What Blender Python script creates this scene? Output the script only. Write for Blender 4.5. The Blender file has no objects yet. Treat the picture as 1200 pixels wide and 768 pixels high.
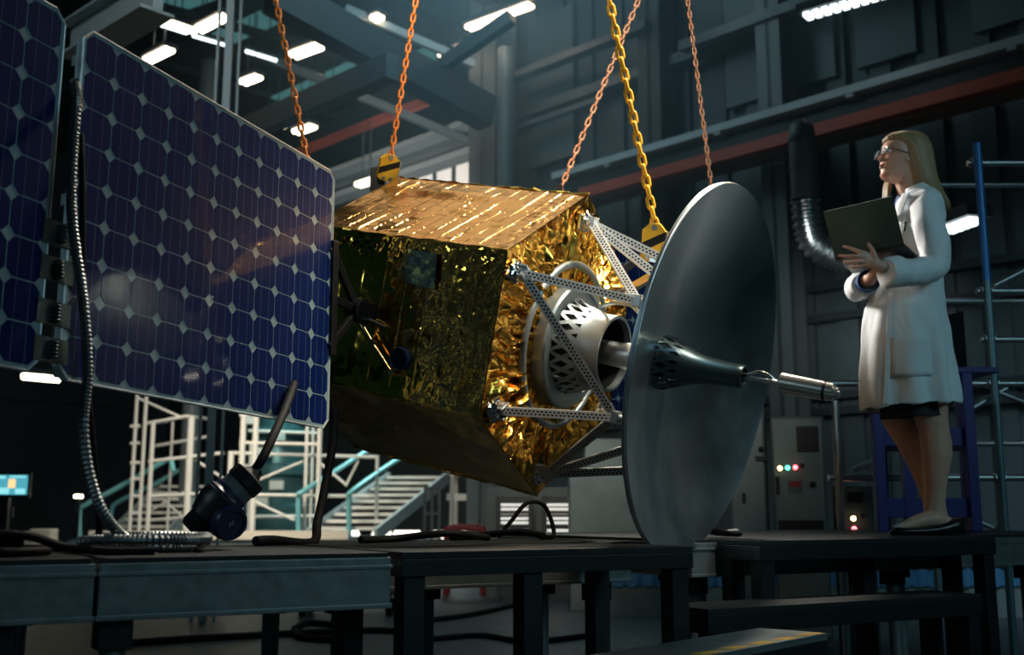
import bpy, bmesh, math, random
from mathutils import Vector, Matrix, noise
random.seed(7)
PI = math.pi
SC = bpy.context.scene
COL = SC.collection

# ---------------------------------------------------------------- camera, world, light, exposure
CAM_Z, FPX, CX, CY = 0.95, 1280.0, 600.0, 384.0
PITCH = math.atan(216 / 1280.0)
_c, _s = math.cos(PITCH), math.sin(PITCH)
cam_data = bpy.data.cameras.new('camera')
cam_data.sensor_fit = 'HORIZONTAL'
cam_data.sensor_width = 36.0
cam_data.lens = 36.0 * FPX / 1200.0
cam_data.clip_start, cam_data.clip_end = 0.05, 200
cam_data.dof.use_dof = True
cam_data.dof.focus_distance = 3.7
cam_data.dof.aperture_fstop = 2.8
cam = bpy.data.objects.new('camera', cam_data)
COL.objects.link(cam)
cam.location = (0, 0, CAM_Z)
cam.rotation_euler = (PI / 2 + PITCH, 0, 0)
SC.camera = cam

world = bpy.data.worlds.new('world')
SC.world = world
world.use_nodes = True
bgn = world.node_tree.nodes['Background']
bgn.inputs[0].default_value = (0.10, 0.40, 0.50, 1)
bgn.inputs[1].default_value = 0.022

def area(name, loc, target, size, power, color, size_y=None, spread=PI):
    d = bpy.data.lights.new(name, 'AREA')
    d.energy, d.color, d.size = power, color, size
    d.spread = spread
    if size_y:
        d.shape = 'RECTANGLE'
        d.size_y = size_y
    o = bpy.data.objects.new(name, d)
    COL.objects.link(o)
    o.location = loc
    o.rotation_euler = (Vector(target) - Vector(loc)).to_track_quat('-Z', 'Y').to_euler()
    return o

area('added_top_light', (1.9, 7.6, 8.0), (-0.1, 4.4, 1.9), 0.8, 34, (1.0, 0.90, 0.74), 1.6, 0.52)  # added lamp above the view, brings out the foil from behind
area('added_foil_light', (-1.0, 8.2, 7.9), (0.0, 4.4, 1.8), 2.0, 1.2, (1.0, 0.80, 0.55), 2.4, 1.0)  # added dim lamp, gives the top blanket something brown to mirror
area('added_key_light', (1.7, 2.3, 6.4), (0.25, 4.05, 1.85), 0.6, 7, (1.0, 0.88, 0.70), 1.0, 0.34)  # added unseen lamp on the satellite's front
area('added_side_light', (3.4, 3.3, 6.6), (0.0, 4.1, 1.9), 0.6, 9, (1.0, 0.84, 0.62), 1.0, 0.34)  # added unseen lamp, feeds the gold streak mirrored in the panel
area('added_rim_light', (-0.8, 7.4, 3.9), (1.72, 4.8, 2.05), 0.5, 6, (1.0, 0.95, 0.88), 0.8, 0.36)  # added lamp without a fixture, edges the woman from the left
area('added_girder_light', (-1.3, 3.4, 6.4), (-3.4, 8.8, 5.6), 0.8, 14, (0.80, 0.95, 1.0), 1.2, 0.9)  # added to brighten the left girder and post, no fixture there
area('added_far_beam_light', (-1.6, 15.0, 4.2), (-2.4, 21.0, 7.2), 0.8, 40, (0.9, 0.97, 1.0), 1.4, 1.0)  # added to brighten the far runway beams
area('added_duct_light', (2.4, 9.0, 3.2), (3.3, 11.0, 3.2), 0.4, 2.6, (0.9, 1.0, 1.0), 0.6, 0.6)  # added to brighten the ribs of the elbow
area('added_fill_light', (5.5, -0.8, 4.6), (0.6, 4.4, 1.7), 2.5, 20, (0.46, 0.86, 1.0), 2.5, 1.4)  # added teal fill from the right, out of view
area('added_chain_light', (-0.3, 1.2, 4.0), (-0.1, 4.3, 3.45), 0.5, 11, (1.0, 0.90, 0.74), 0.5, 0.66)  # added above the view to brighten the chains
area('hall_light', (-1.0, 13.0, 9.5), (1.0, 16.8, 6.0), 1.0, 115, (0.44, 0.80, 0.98), 3.0, 3.1)
area('added_platform_light', (-4.0, 13.4, 4.2), (-4.0, 17.5, 0.9), 0.8, 60, (1.0, 0.90, 0.74), 2.0, 1.4)  # added to brighten the scaffolds and the edge board
area('added_wall_light', (5.0, 5.2, 4.6), (6.8, 8.2, 1.7), 1.0, 70, (0.62, 0.88, 1.0), 2.0, 1.5)  # added out of view, brightens the wall that the dish mirrors
area('left_fill_light', (-4.5, -0.5, 3.6), (-0.2, 4.2, 1.5), 1.6, 7, (0.60, 0.88, 1.0), 1.6, 1.3)
area('added_floor_light', (0.5, 9.5, 3.9), (0.8, 8.8, 0.0), 0.8, 10, (0.50, 0.88, 1.0), 2.4, 2.0)  # added teal light for the floor behind the stage
area('stairs_light', (-1.2, 19.5, 4.5), (-2.6, 17.8, 1.0), 0.6, 35, (0.75, 1.0, 1.0), 1.0, 1.5)
area('added_machine_light', (-3.9, 18.2, 4.2), (-3.8, 19.6, 1.6), 0.5, 10, (0.25, 0.95, 1.0), 0.5, 1.3)  # added to tint the machine teal

SC.view_settings.view_transform = 'Standard'
SC.view_settings.look = 'None'
SC.view_settings.gamma = 1.0
SC.view_settings.use_curve_mapping = False
SC.view_settings.exposure = 0.0

# ---------------------------------------------------------------- places
def at(px, py, depth):
    """a place DEPTH metres in front of the camera's lens, along the line of sight of a spot in the photograph"""
    x, y = (px - CX) / FPX, (py - CY) / FPX
    d = Vector((x, _c + y * _s, _s - y * _c))
    return Vector((0, 0, CAM_Z)) + d * depth
def on(px, py, n, c0):
    n = Vector(n)
    o = Vector((0, 0, CAM_Z))
    d = at(px, py, 1.0) - o
    return o + d * ((c0 - o.dot(n)) / d.dot(n))
def onz(px, py, z): return on(px, py, (0, 0, 1), z)
def ony(px, py, y): return on(px, py, (0, 1, 0), y)
Q = math.sqrt(.5)
def H(a, b, z): return Vector((Q * (b - a), Q * (a + b), z))      # the hall's own axes: a runs to the far left, b to the far right
def hall(p): return Q * (p.y - p.x), Q * (p.x + p.y), p.z
C30, S30 = math.cos(PI / 6), math.sin(PI / 6)
def D(s, t, z): return Vector((s * C30 - t * S30, s * S30 + t * C30, z))   # the stage's axes

# ---------------------------------------------------------------- materials
def mat(name, color, rough=.5, metal=0., bump=0., bscale=40., coat=0., emit=None, estr=0., vary=0., alpha=1., trans=0., spec=.5, aniso=0.):
    m = bpy.data.materials.new(name)
    m.use_nodes = True
    nt = m.node_tree
    b = nt.nodes['Principled BSDF']
    b.inputs['Base Color'].default_value = (*color, 1)
    b.inputs['Roughness'].default_value = rough
    b.inputs['Metallic'].default_value = metal
    b.inputs['Coat Weight'].default_value = coat
    b.inputs['Coat Roughness'].default_value = .05
    b.inputs['Alpha'].default_value = alpha
    b.inputs['Transmission Weight'].default_value = trans
    b.inputs['Specular IOR Level'].default_value = spec
    b.inputs['Anisotropic'].default_value = aniso
    if emit:
        b.inputs['Emission Color'].default_value = (*emit, 1)
        b.inputs['Emission Strength'].default_value = estr
    if bump or vary:
        tc = nt.nodes.new('ShaderNodeTexCoord')
        n = nt.nodes.new('ShaderNodeTexNoise')
        n.inputs['Scale'].default_value = bscale
        n.inputs['Detail'].default_value = 5
        nt.links.new(tc.outputs['Object'], n.inputs['Vector'])
        if bump:
            bp = nt.nodes.new('ShaderNodeBump')
            bp.inputs['Strength'].default_value = bump
            bp.inputs['Distance'].default_value = .01
            nt.links.new(n.outputs['Fac'], bp.inputs['Height'])
            nt.links.new(bp.outputs['Normal'], b.inputs['Normal'])
        if vary:
            mx = nt.nodes.new('ShaderNodeMix')
            mx.data_type = 'RGBA'
            mx.inputs[6].default_value = (*[c * (1 - vary) for c in color], 1)
            mx.inputs[7].default_value = (*[min(1, c * (1 + vary)) for c in color], 1)
            nt.links.new(n.outputs['Fac'], mx.inputs[0])
            nt.links.new(mx.outputs[2], b.inputs['Base Color'])
            mr = nt.nodes.new('ShaderNodeMapRange')
            mr.inputs[3].default_value = max(.02, rough - .12)
            mr.inputs[4].default_value = min(1, rough + .12)
            nt.links.new(n.outputs['Fac'], mr.inputs[0])
            nt.links.new(mr.outputs[0], b.inputs['Roughness'])
    return m

def crinkle(nt, src, scale, stretch=(1, 1, 1)):
    """height of a crumpled sheet: every Voronoi cell a small tilted plane"""
    mp = nt.nodes.new('ShaderNodeMapping')
    mp.inputs['Scale'].default_value = stretch
    nt.links.new(src, mp.inputs['Vector'])
    nz = nt.nodes.new('ShaderNodeTexNoise')
    nz.inputs['Scale'].default_value = scale * .35
    nt.links.new(mp.outputs[0], nz.inputs['Vector'])
    ad = nt.nodes.new('ShaderNodeVectorMath')
    ad.operation = 'MULTIPLY_ADD'
    ad.inputs[1].default_value = (1.6 / scale,) * 3
    nt.links.new(nz.outputs['Color'], ad.inputs[0])
    nt.links.new(mp.outputs[0], ad.inputs[2])
    v = nt.nodes.new('ShaderNodeTexVoronoi')
    v.inputs['Scale'].default_value = scale
    nt.links.new(ad.outputs[0], v.inputs['Vector'])
    sb = nt.nodes.new('ShaderNodeVectorMath'); sb.operation = 'SUBTRACT'
    nt.links.new(ad.outputs[0], sb.inputs[0]); nt.links.new(v.outputs['Position'], sb.inputs[1])
    cb = nt.nodes.new('ShaderNodeVectorMath'); cb.operation = 'SUBTRACT'
    cb.inputs[1].default_value = (.5, .5, .5)
    nt.links.new(v.outputs['Color'], cb.inputs[0])
    dt = nt.nodes.new('ShaderNodeVectorMath'); dt.operation = 'DOT_PRODUCT'
    nt.links.new(sb.outputs[0], dt.inputs[0]); nt.links.new(cb.outputs[0], dt.inputs[1])
    return dt.outputs['Value']

def foil(name, color, rough, layers, strength=1., uv=True):
    m = mat(name, color, rough, 1.0)
    nt = m.node_tree
    b = nt.nodes['Principled BSDF']
    tc = nt.nodes.new('ShaderNodeTexCoord')
    src = tc.outputs['UV' if uv else 'Object']
    h = None
    for sc, amp, st in layers:
        o = crinkle(nt, src, sc, st)
        mu = nt.nodes.new('ShaderNodeMath'); mu.operation = 'MULTIPLY'; mu.inputs[1].default_value = amp
        nt.links.new(o, mu.inputs[0])
        if h is None: h = mu.outputs[0]
        else:
            a = nt.nodes.new('ShaderNodeMath'); a.operation = 'ADD'
            nt.links.new(h, a.inputs[0]); nt.links.new(mu.outputs[0], a.inputs[1]); h = a.outputs[0]
    bp = nt.nodes.new('ShaderNodeBump')
    bp.inputs['Strength'].default_value = strength
    bp.inputs['Distance'].default_value = 1.0
    nt.links.new(h, bp.inputs['Height'])
    nt.links.new(bp.outputs['Normal'], b.inputs['Normal'])
    return m

M = {}
GOLD = (.86, .50, .13)
M['foil_front'] = foil('crumpled_gold_foil', (.96, .52, .09), .19, [(9, .75, (1, .30, 1)), (24, .30, (1, .35, 1))])
M['foil_top'] = foil('taped_gold_foil', (.78, .46, .15), .24, [(7, .12, (1, 1, 1)), (26, .07, (1, 1, 1))])
M['foil_side'] = foil('smooth_gold_foil', (.88, .52, .09), .12, [(6, .12, (1, 1, 1)), (17, .14, (1, 1, 1))])
M['foil_under'] = foil('shaded_gold_foil', (.38, .23, .05), .16, [(7, .10, (1, 1, 1)), (22, .10, (1, 1, 1))])  # gold darkened in its colour to imitate the dim underside
M['foil_silver'] = foil('crumpled_silver_foil', (.8, .82, .85), .15, [(60, .6, (1, 1, 1))], uv=False)
M['foil_patch'] = foil('greenish_foil_patch', (.55, .60, .25), .15, [(30, .15, (1, 1, 1))], uv=False)
M['alu'] = mat('brushed_aluminium', (.60, .64, .66), .36, .9, vary=.12, bscale=25)
M['alu_white'] = mat('pale_anodised_metal', (.66, .69, .70), .42, .35, vary=.08, bscale=30)
M['dish'] = mat('spun_aluminium', (.46, .56, .60), .35, 1., vary=.08, bscale=5, bump=.012)
M['cone'] = mat('satin_aluminium', (.30, .36, .39), .40, .8, vary=.1, bscale=20)
M['dark_alu'] = mat('dark_anodised_metal', (.10, .14, .15), .30, .85)
M['chrome'] = mat('polished_steel', (.78, .76, .70), .24, .9)
M['steel'] = mat('galvanised_steel', (.45, .48, .50), .42, 1., vary=.25, bscale=30)
M['yoke'] = mat('black_carbon', (.006, .006, .007), .45, spec=.25)
M['brass'] = mat('golden_rod', (.9, .62, .3), .25, 1.)
M['cell'] = mat('blue_solar_cell', (.002, .012, .085), .5, .0, coat=.38, vary=.25, bscale=9, spec=.08)
M['cell_gap'] = mat('pale_panel_backing', (.24, .34, .37), .4, coat=.4)
M['busbar'] = mat('cell_busbar', (.07, .12, .18), .4, .2, coat=.5)
M['panel_back'] = mat('panel_back_sheet', (.03, .035, .04), .5)
M['chain_orange'] = mat('orange_chain_paint', (.90, .24, .03), .42, .0, vary=.25, bscale=60)
M['chain_yellow'] = mat('yellow_chain_paint', (1.0, .47, .03), .40, .0, vary=.2, bscale=60)
M['chain_pale'] = mat('worn_chain_paint', (.70, .36, .22), .40, .3, vary=.3, bscale=60)
M['black'] = mat('black_plastic', (.006, .007, .008), .42)
M['rubber'] = mat('black_rubber', (.004, .004, .005), .7, spec=.12, bump=.2, bscale=90)
M['hose'] = mat('hose_steel', (.17, .19, .20), .42, .9)
M['navy'] = mat('navy_plastic', (.010, .018, .055), .35)
M['floor'] = mat('concrete_floor', (.040, .055, .060), .42, bump=.15, bscale=8, vary=.25)
M['wall'] = mat('painted_sheet_wall', (.085, .115, .125), .6, bump=.1, bscale=6, vary=.15)
M['wall_pale'] = mat('paler_wall_panel', (.14, .185, .20), .6, vary=.15, bscale=3)
M['ceil'] = mat('dark_roof_sheet', (.030, .042, .046), .7, vary=.2, bscale=2)
M['beam'] = mat('grey_beam_paint', (.14, .17, .18), .5, vary=.2, bscale=5)
M['beam_pale'] = mat('pale_beam_paint', (.36, .42, .43), .5, vary=.15, bscale=5)
M['flange'] = mat('pale_flange_paint', (.50, .58, .60), .5, vary=.25, bscale=3)
M['beam_dark'] = mat('dark_beam_paint', (.035, .048, .053), .5)
M['red'] = mat('red_rail_paint', (.52, .10, .055), .5, vary=.2, bscale=4)
M['brown'] = mat('brown_rail_paint', (.22, .13, .10), .5)
M['deck_rail'] = mat('dull_aluminium', (.20, .235, .245), .45, .6, bump=.1, bscale=30, vary=.3)
M['deck_top'] = mat('dark_deck_board', (.016, .019, .021), .55, bump=.3, bscale=60, vary=.3, spec=.25)
M['black_steel'] = mat('black_painted_steel', (.010, .013, .015), .45, .2, bump=.1, bscale=50)
M['white_metal'] = mat('white_painted_tube', (.78, .75, .68), .45)
M['cyan_metal'] = mat('teal_handrail_paint', (.20, .55, .58), .4, .2)
M['lamp'] = mat('lit_tube', (1, .95, .85), .5, emit=(1, .86, .64), estr=9)
M['lamp_cool'] = mat('lit_cool_tube', (.9, .97, 1), .5, emit=(.80, .95, 1.), estr=3)
M['roof_glow'] = mat('teal_roof_glow', (.1, .3, .3), .4, emit=(.25, .75, .78), estr=.16)  # emission stands in for teal light falling on roof beams
M['window'] = mat('lit_window_pane', (.8, .85, .85), .4, emit=(.80, .80, .73), estr=.95)
M['cabinet'] = mat('grey_cabinet_paint', (.19, .235, .235), .4, .3, vary=.35, bscale=4)
M['cabinet_dark'] = mat('dark_cabinet_paint', (.10, .13, .14), .45, .2, vary=.15, bscale=6)
M['led_y'] = mat('lit_yellow_lamp', (1, .8, .4), .3, emit=(1, .72, .32), estr=7)
M['led_g'] = mat('lit_green_lamp', (.2, 1, .7), .3, emit=(.10, 1, .62), estr=4)
M['led_r'] = mat('lit_red_lamp', (1, .2, .2), .3, emit=(1, .10, .12), estr=8)
M['blue'] = mat('blue_frame_paint', (.006, .012, .16), .45)
M['blue_pole'] = mat('blue_tube_paint', (.06, .25, .62), .35, .3)
M['galv'] = mat('scaffold_tube', (.50, .53, .54), .38, .9, vary=.2, bscale=20)
M['teal_tube'] = mat('teal_scaffold_tube', (.20, .33, .37), .4, .6)
M['machine'] = mat('machine_paint', (.05, .13, .14), .35, .5)
M['duct'] = mat('foil_duct', (.60, .63, .64), .28, 1., bump=.1, bscale=50)
M['screen'] = mat('lit_teal_screen', (.05, .2, .25), .3, emit=(.10, .50, .62), estr=.8)
M['screen_o'] = mat('lit_orange_icon', (1, .5, .2), .3, emit=(1, .5, .22), estr=1.6)
M['screen_p'] = mat('lit_pale_band', (.5, 1, 1), .3, emit=(.35, .9, .95), estr=.9)
M['cream'] = mat('cream_paint', (.72, .66, .54), .5)
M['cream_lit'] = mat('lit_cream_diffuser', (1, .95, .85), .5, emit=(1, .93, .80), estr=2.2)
M['slat_glow'] = mat('glowing_slat', (.85, .85, .82), .5, emit=(1, .97, .9), estr=.75)  # slats are no lamps; emission stands in for light falling on them
M['redtube'] = mat('dark_red_tube', (.34, .03, .035), .4)
M['blue_light'] = mat('blue_curtain', (.05, .18, .34), .6, bump=.2, bscale=20)
M['hazard_y'] = mat('hazard_yellow_paint', (.85, .47, .03), .45, vary=.15, bscale=30)
M['tread'] = mat('checker_plate', (.30, .34, .35), .4, .7)
M['skin'] = mat('fair_skin', (.62, .36, .26), .45, bump=.03, bscale=150, vary=.04)
M['skin'].node_tree.nodes['Principled BSDF'].inputs['Subsurface Weight'].default_value = .08
M['lips'] = mat('lips', (.40, .19, .155), .4)
M['hair'] = mat('blonde_hair', (.50, .34, .17), .42, vary=.35, bscale=8)
M['brow'] = mat('brown_brow', (.16, .09, .05), .6)
M['coat'] = mat('white_lab_coat', (.78, .82, .84), .75, bump=.15, bscale=12)
M['shirt'] = mat('blue_shirt', (.035, .13, .42), .7)
M['skirt'] = mat('black_skirt', (.008, .009, .011), .7)
M['shoe'] = mat('black_shoe', (.006, .006, .007), .35)
M['glass_frame'] = mat('dark_glasses_frame', (.02, .022, .03), .3)
M['lens'] = mat('glasses_lens', (.5, .6, .7), .05, alpha=.18)
M['eye_w'] = mat('eye_white', (.75, .75, .73), .25)
M['eye_d'] = mat('eye_iris', (.05, .06, .07), .2)
M['laptop'] = mat('dark_green_grey_shell', (.030, .066, .064), .42, .4)
M['laptop_dark'] = mat('laptop_underside', (.02, .024, .027), .5)
M['paint_white'] = mat('white_print', (.75, .76, .74), .5)

def plate_bump(m, scale):
    nt = m.node_tree; b = nt.nodes['Principled BSDF']
    tc = nt.nodes.new('ShaderNodeTexCoord'); v = nt.nodes.new('ShaderNodeTexVoronoi')
    v.inputs['Scale'].default_value = scale; v.inputs['Randomness'].default_value = 0
    nt.links.new(tc.outputs['Object'], v.inputs['Vector'])
    bp = nt.nodes.new('ShaderNodeBump'); bp.inputs['Strength'].default_value = .6; bp.inputs['Distance'].default_value = .003
    nt.links.new(v.outputs['Distance'], bp.inputs['Height']); nt.links.new(bp.outputs['Normal'], b.inputs['Normal'])
plate_bump(M['tread'], 55)

# hair strands: streaks that run along the hair (UV v runs down the hair)
def streaks(m, c1, c2):
    nt = m.node_tree; b = nt.nodes['Principled BSDF']
    tc = nt.nodes.new('ShaderNodeTexCoord'); mp = nt.nodes.new('ShaderNodeMapping')
    mp.inputs['Scale'].default_value = (60, 2.5, 1)
    n = nt.nodes.new('ShaderNodeTexNoise'); n.inputs['Scale'].default_value = 1; n.inputs['Detail'].default_value = 4
    nt.links.new(tc.outputs['UV'], mp.inputs[0]); nt.links.new(mp.outputs[0], n.inputs['Vector'])
    mx = nt.nodes.new('ShaderNodeMix'); mx.data_type = 'RGBA'
    mx.inputs[6].default_value = (*c1, 1); mx.inputs[7].default_value = (*c2, 1)
    nt.links.new(n.outputs['Fac'], mx.inputs[0]); nt.links.new(mx.outputs[2], b.inputs['Base Color'])
    bp = nt.nodes.new('ShaderNodeBump'); bp.inputs['Strength'].default_value = .6; bp.inputs['Distance'].default_value = .004
    nt.links.new(n.outputs['Fac'], bp.inputs['Height']); nt.links.new(bp.outputs['Normal'], b.inputs['Normal'])
streaks(M['hair'], (.16, .10, .045), (.48, .34, .17))

# thin haze in the hall behind the satellite
def haze_material():
    m = bpy.data.materials.new('hall_haze'); m.use_nodes = True; nt = m.node_tree; nt.nodes.clear()
    o = nt.nodes.new('ShaderNodeOutputMaterial'); v = nt.nodes.new('ShaderNodeVolumeScatter')
    v.inputs['Color'].default_value = (.50, .78, .92, 1); v.inputs['Anisotropy'].default_value = .3
    tc = nt.nodes.new('ShaderNodeTexCoord'); ds = nt.nodes.new('ShaderNodeVectorMath'); ds.operation = 'DISTANCE'
    ds.inputs[1].default_value = (0.6, 13.4, 7.6)
    geo = nt.nodes.new('ShaderNodeNewGeometry'); nt.links.new(geo.outputs['Position'], ds.inputs[0])
    mr = nt.nodes.new('ShaderNodeMapRange'); mr.interpolation_type = 'SMOOTHSTEP'
    mr.inputs[1].default_value = .5; mr.inputs[2].default_value = 6.0; mr.inputs[3].default_value = HAZE; mr.inputs[4].default_value = .0005
    nt.links.new(ds.outputs['Value'], mr.inputs[0]); nt.links.new(mr.outputs[0], v.inputs['Density'])
    nt.links.new(v.outputs[0], o.inputs['Volume']); return m
HAZE = .12
M['haze'] = haze_material()
# ---------------------------------------------------------------- mesh builder
class MB:
    def __init__(self): self.v, self.f, self.m, self.uv = [], [], [], {}
    def add(self, vs, fs, mi=0):
        o = len(self.v)
        self.v += [Vector(p) for p in vs]
        for f in fs:
            self.f.append([i + o for i in f]); self.m.append(mi)
        return o
    def hexa(self, p, mi=0):           # eight corners: bottom four then top four
        self.add(p, [(3, 2, 1, 0), (4, 5, 6, 7), (0, 1, 5, 4), (1, 2, 6, 5), (2, 3, 7, 6), (3, 0, 4, 7)], mi)
    def box(self, c, size, ax=None, mi=0):
        ax = ax or (Vector((1, 0, 0)), Vector((0, 1, 0)), Vector((0, 0, 1)))
        c = Vector(c); x, y, z = [Vector(a) * (s / 2) for a, s in zip(ax, size)]
        self.hexa([c - x - y - z, c + x - y - z, c + x + y - z, c - x + y - z, c - x - y + z, c + x - y + z, c + x + y + z, c - x + y + z], mi)
    def bar(self, a, b, w, h=None, up=(0, 0, 1), mi=0):
        a, b = Vector(a), Vector(b); h = h or w
        d = (b - a); L = d.length; d.normalize()
        u = Vector(up)
        if abs(d.dot(u)) > .98: u = Vector((0, 1, 0)) if abs(d.y) < .9 else Vector((1, 0, 0))
        y = u.cross(d).normalized(); z = d.cross(y)
        self.box((a + b) / 2, (L, w, h), (d, y, z), mi)
    def tube(self, pts, r, n=10, cap=True, mi=0):
        pts = [Vector(p) for p in pts]
        rs = r if isinstance(r, (list, tuple)) else [r] * len(pts)
        t0 = (pts[1] - pts[0]).normalized()
        u = t0.orthogonal().normalized(); rings = []
        for i, p in enumerate(pts):
            t = (pts[min(i + 1, len(pts) - 1)] - pts[max(i - 1, 0)]).normalized()
            u = (u - t * u.dot(t)).normalized(); w = t.cross(u)
            rings.append([p + (u * math.cos(2 * PI * k / n) + w * math.sin(2 * PI * k / n)) * rs[i] for k in range(n)])
        self.loft(rings, cap, mi)
    def loft(self, rings, cap=True, mi=0, closed=False):
        n = len(rings[0]); vs = [p for r in rings for p in r]; fs = []
        N = len(rings)
        for i in range(N if closed else N - 1):
            j = (i + 1) % N
            for k in range(n):
                fs.append((i * n + k, i * n + (k + 1) % n, j * n + (k + 1) % n, j * n + k))
        if cap and not closed:
            fs.append(tuple(range(n - 1, -1, -1))); fs.append(tuple((N - 1) * n + k for k in range(n)))
        return self.add(vs, fs, mi)
    def lathe(self, o, ax, prof, n=48, cap=False, mi=0, closed=False):
        """prof: (distance along the axis, radius)"""
        o, ax = Vector(o), Vector(ax).normalized(); u = ax.orthogonal().normalized(); w = ax.cross(u)
        rings = [[o + ax * z + (u * math.cos(2 * PI * k / n) + w * math.sin(2 * PI * k / n)) * r for k in range(n)] for z, r in prof]
        self.loft(rings, cap, mi, closed)
    def disc(self, o, ax, r, h, n=24, mi=0): self.lathe(o, ax, [(0, r), (h, r)], n, True, mi)
    def torus(self, o, ax, R, r, n=64, k=10, mi=0):
        self.lathe(o, ax, [(r * math.sin(2 * PI * i / k), R + r * math.cos(2 * PI * i / k)) for i in range(k)], n, False, mi, True)
    def grid(self, fn, nu, nv, mi=0, closed_u=False, uv=None):
        vs = []; o = len(self.v)
        for j in range(nv + 1):
            for i in range(nu + (0 if closed_u else 1)):
                vs.append(fn(i / nu, j / nv))
                if uv: self.uv[o + len(vs) - 1] = uv(i / nu, j / nv)
        W = nu if closed_u else nu + 1
        fs = []
        for j in range(nv):
            for i in range(nu):
                i2 = (i + 1) % W
                fs.append((j * W + i, j * W + i2, (j + 1) * W + i2, (j + 1) * W + i))
        self.add(vs, fs, mi)
    def ball(self, c, r, n=12, mi=0, sc=(1, 1, 1)):
        c = Vector(c); rings = []
        for j in range(1, n):
            a = PI * j / n
            rings.append([c + Vector((math.sin(a) * math.cos(2 * PI * k / (2 * n)) * r * sc[0], math.sin(a) * math.sin(2 * PI * k / (2 * n)) * r * sc[1], -math.cos(a) * r * sc[2])) for k in range(2 * n)])
        self.loft(rings, True, mi)
    def build(self, name, mats, parent=None, smooth=None, bevel=0., solid=0.):
        me = bpy.data.meshes.new(name)
        c = Vector((0, 0, 0))
        for p in self.v: c += p
        c /= max(1, len(self.v))
        if parent is None:
            c.z = min(p.z for p in self.v)
        me.from_pydata([p - c for p in self.v], [], self.f)
        for m in (mats if isinstance(mats, (list, tuple)) else [mats]): me.materials.append(M[m] if isinstance(m, str) else m)
        for p, mi in zip(me.polygons, self.m): p.material_index = mi
        if self.uv:
            l = me.uv_layers.new(name='UVMap')
            for lp in me.loops: l.data[lp.index].uv = self.uv.get(lp.vertex_index, (0, 0))
        if smooth:
            for p in me.polygons: p.use_smooth = True
            me.set_sharp_from_angle(angle=math.radians(smooth))
        me.update()
        o = bpy.data.objects.new(name, me); COL.objects.link(o)
        if bevel:
            bv = o.modifiers.new('bevel', 'BEVEL'); bv.width = bevel; bv.segments = 2; bv.limit_method = 'ANGLE'
        if solid:
            sd = o.modifiers.new('solid', 'SOLIDIFY'); sd.thickness = solid; sd.offset = -1
        if parent is not None:
            o.parent = parent
            o.location = c
            o.matrix_parent_inverse = chain_world(parent).inverted()
        else: o.location = c
        return o

def chain_world(o):
    m = Matrix.LocRotScale(o.location, o.rotation_euler, o.scale)
    if o.parent is not None:
        m = chain_world(o.parent) @ o.matrix_parent_inverse @ m
    return m

def tag(o, label, cat, group=None, kind=None):
    if label: o['label'] = label
    if cat: o['category'] = cat
    if group: o['group'] = group
    if kind: o['kind'] = kind
    return o
def thing(name, loc, label, cat, group=None, rot=None):
    o = bpy.data.objects.new(name, None); COL.objects.link(o)
    o.empty_display_size = .1
    o.location = loc
    if rot is not None: o.rotation_euler = rot
    return tag(o, label, cat, group)
def struct(name, mb, m, parent=None, **k):
    o = mb.build(name, m, parent, **k)
    if parent is None: o['kind'] = 'structure'
    return o
def smoothpath(pts, n=8):
    """Catmull-Rom through the points"""
    pts = [Vector(p) for p in pts]; P = [pts[0] * 2 - pts[1]] + pts + [pts[-1] * 2 - pts[-2]]; out = []
    for i in range(1, len(P) - 2):
        for k in range(n):
            t = k / n; a, b, c, d = P[i - 1], P[i], P[i + 1], P[i + 2]
            out.append(.5 * ((2 * b) + (c - a) * t + (2 * a - 5 * b + 4 * c - d) * t * t + (3 * b - a - 3 * c + d) * t ** 3))
    return out + [pts[-1]]

# ================================================================ THE SETTING
BW = 12.4                                    # the right-hand wall stands at b = BW in the hall's axes
m = MB(); m.box((2, 14, -.05), (44, 52, .1)); struct('floor', m, 'floor')
# right wall: profiled sheet between flat pilasters
m = MB()
z0, z1 = 0, 11
a0, a1 = -9.0, 13.3
m.hexa([H(a0, BW + .35, z0), H(a1, BW + .35, z0), H(a1, BW + .5, z0), H(a0, BW + .5, z0), H(a0, BW + .35, z1), H(a1, BW + .35, z1), H(a1, BW + .5, z1), H(a0, BW + .5, z1)])
def hbox(m, a0, a1, b0, b1, z0, z1, mi=0):
    m.hexa([H(a0, b0, z0), H(a1, b0, z0), H(a1, b1, z0), H(a0, b1, z0), H(a0, b0, z1), H(a1, b0, z1), H(a1, b1, z1), H(a0, b1, z1)], mi)
k = 0
a = a0
while a < a1:                                 # ribs of the sheet
    hbox(m, a, a + .28, BW + .27, BW + .35, z0, z1, 0)
    a += .62
for a, w in ((11.2, 1.0), (7.55, .75), (6.6, .6), (5.5, .8), (4.2, .6), (2.6, .8)):   # paler panels in the upper wall
    hbox(m, a, a + w, BW + .20, BW + .30, 6.6, 9.2 if a > 10 else 8.6, 1)
for z in (2.15, 2.35, 3.35, 3.75):            # horizontal rails low on the wall
    hbox(m, a0, 12.4, BW + .12, BW + .30, z, z + .10, 2)
hbox(m, a0, a1, BW + .18, BW + .36, 0, .5, 2)
struct('wall_right', m, ['wall', 'wall_pale', 'beam_dark'])
m = MB(); hbox(m, 30, 30.3, -14, 16, 0, 12); hbox(m, 29.9, 30, -14, 16, 3.9, 4.2)
struct('wall_back', m, 'ceil')
m = MB(); hbox(m, 13.3, 30, 15.6, 15.9, 0, 12); struct('wall_far', m, 'ceil')
m = MB(); hbox(m, -9, 30.3, -14, 16, 11.0, 11.2)
for a in range(-8, 30, 3): hbox(m, a, a + .1, -14, 16, 10.85, 11.0)
struct('ceiling', m, 'ceil')

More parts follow.
